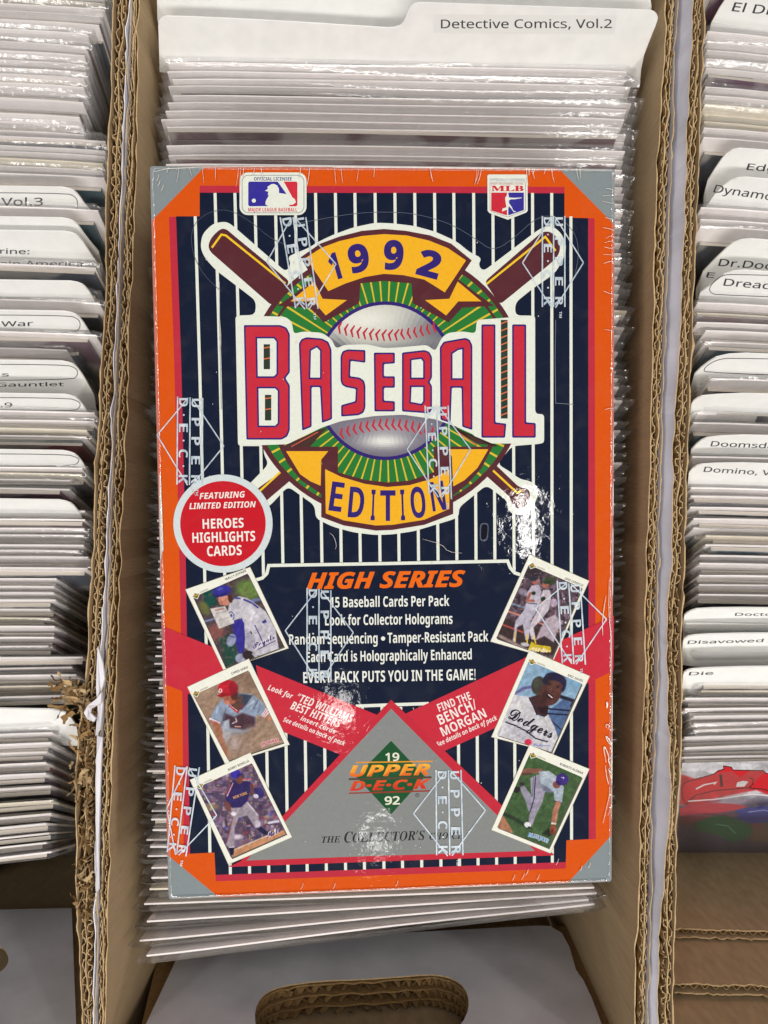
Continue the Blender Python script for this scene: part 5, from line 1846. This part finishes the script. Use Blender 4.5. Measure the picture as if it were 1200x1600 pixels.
# shrink wrap: a film skirt standing proud of the edges, its seams and wrinkles
Zf = Art.z
mb = MB()
rl2 = rounded(c4, 0.0012, 4)
cen = sum(rl2, Vector()) / len(rl2)


def grow(loop, d):
    out = []
    for k, p in enumerate(loop):
        out.append(p + Vector((d if p.x > cen.x else -d, d if p.y > cen.y else -d, 0)))
    return out


def densify(loop, n=12):
    out = []
    for i in range(len(loop)):
        a_, b_ = loop[i], loop[(i + 1) % len(loop)]
        k = max(1, int((b_ - a_).length / 0.004))
        out += [a_.lerp(b_, j / k) for j in range(k)]
    return out


dl = densify(rl2)
r_ = random.Random(9)
jit = [r_.uniform(0, 0.00010) for _ in dl]
prof = [(-0.0012, Zf + 0.00004), (-0.0003, Zf + 0.00003), (0.00005, -0.0004), (0.0001, -0.003), (0.0001, -0.012), (0.0001, -T + 0.002)]
V, Fc = [], []
for d, z in prof:
    g = grow(dl, d)
    for p, j in zip(g, jit):
        jj = j if d > 0 else 0
        V.append(Vector((p.x + math.copysign(jj, p.x - cen.x), p.y + math.copysign(jj, p.y - cen.y), z)))
n = len(dl)
for l in range(len(prof) - 1):
    for i in range(n):
        j = (i + 1) % n
        Fc.append((l * n + i, (l + 1) * n + i, (l + 1) * n + j, l * n + j))
mb.add(V, Fc)
mb.build("shrink_wrap", ["shrink_film"], BOX, True)

# wrinkles: low ridges of gathered film, pale colour standing in for their highlights
mb = MB()


def ridge(pts, w, hgt=0.00018):
    P = [(min(x, 959.3 - (y - 264) * 0.0045), y) for x, y in smooth_loop(pts, 1, False)]
    n = len(P)
    ws = [w * (0.35 + 0.65 * math.sin(math.pi * min(1, max(0, (i + .6) / (n + .2))))) for i in range(n)]
    Vr, _ = ribbon_poly(P, ws)
    z = Zf + 0.00006
    Vv = [front(p.x, p.y, z) for p in Vr[:n]] + [front(p[0], p[1], z + hgt) for p in P] + [front(p.x, p.y, z) for p in Vr[n:]]
    Fc = []
    for i in range(n - 1):
        Fc += [(i, i + 1, n + i + 1, n + i), (n + i, n + i + 1, 2 * n + i + 1, 2 * n + i)]
    mb.add(Vv, Fc)


Z = lambda pts: crop(920, 1080, 7.27, pts)
for pts, w in (([(265, 0), (275, 60), (270, 180), (262, 330), (282, 400), (276, 470)], 1.4), ([(190, 125), (205, 125), (200, 185)], 2.6), ([(195, 410), (185, 375), (205, 370), (230, 385), (210, 425)], 1.2),
               ([(275, 470), (262, 500), (255, 475)], 1.0), ([(275, 560), (250, 610), (205, 560), (186, 510), (200, 505), (255, 600), (285, 630), (290, 800), (262, 860), (215, 780)], 1.5),
               ([(190, 800), (160, 630), (180, 625), (225, 740), (215, 790), (245, 860)], 1.5), ([(245, 880), (220, 900), (290, 940), (250, 1000), (215, 870)], 1.4), ([(180, 830), (195, 960), (218, 1045)], 1.1),
               ([(230, 1080), (232, 1160), (195, 1320), (155, 1490)], 0.9), ([(300, 1160), (270, 1170), (255, 1290), (210, 1400)], 0.7), ([(262, 1060), (275, 1090), (300, 1060)], 1.0), ([(300, 1040), (310, 1110), (305, 1200), (308, 1440)], 0.9),
               ([(318, 500), (322, 700), (316, 940), (312, 1060)], 1.6), ([(305, 60), (308, 300), (310, 520)], 0.9)):
    ridge(Z(pts), w)
ridge([(946, 930), (942, 955), (940, 975), (941, 992)], 1.2)
ridge([(951, 905), (950, 960), (955, 1000), (953, 1070)], 1.0)
for (x, y) in ((961, 700), (960.5, 780), (960, 850), (959, 905)):
    ridge([(x, y - 26), (x - 0.8, y), (x, y + 26)], 1.2)
r_ = random.Random(31)
for x in (264, 280, 297, 317, 337, 373, 376, 381, 398, 408, 470, 484, 523, 533, 560, 585, 672, 745, 748, 752, 822, 826, 831, 835, 852, 861, 900, 905):
    dy = r_.uniform(8, 30)
    dx = r_.uniform(-5, 6)
    if 740 < x < 756: dy, dx = r_.uniform(18, 30), r_.uniform(-8, 6)
    ridge([(x, 263), (x + dx * .3, 263 + dy * .5), (x + dx, 263 + dy)], r_.uniform(0.5, 1.0))
for y in (300, 306, 318, 345, 362, 372, 380, 388, 400, 412, 460, 520, 640):
    ridge([(960, y), (953, y + r_.uniform(-4, 2)), (946 - r_.uniform(0, 6), y + r_.uniform(-6, 3))], r_.uniform(0.5, 0.8))
for (x, y) in ((245, 284), (247, 292), (252, 300), (800, 1374), (815, 1372), (821, 1366), (868, 1350), (838, 1374), (905, 1360), (918, 1355), (470, 1388), (520, 1388), (618, 1384)):
    ridge([(x, y), (x + 3, y - 5), (x + 4, y - 10)], 0.7)
ridge([(240, 270), (270, 263), (420, 261), (560, 262)], 0.8)
ridge([(520, 262.5), (700, 263.5), (820, 265.5), (955, 267)], 1.4)
ridge([(275, 1401), (460, 1394), (700, 1385), (945, 1374.5)], 1.2)
for c in (((515, 832), (522, 838), (526, 852), (524, 858)), ((660, 842), (690, 850), (700, 862), (722, 864)), ((300, 762), (306, 775)), ((344, 500), (346, 530), (345, 552))):
    ridge(list(c), 0.6)
for i in range(46):
    x, y = r_.uniform(300, 930), r_.uniform(330, 1340)
    ridge([(x, y), (x + r_.uniform(-1, 1), y + r_.uniform(0.6, 1.6)), (x + r_.uniform(-1.5, 1.5), y + r_.uniform(1.5, 2.6))], r_.uniform(0.5, 1.0))
tag(mb.build("wrap_wrinkle_glint", ["film_crease_glint"], BOX, True), kind="stuff")
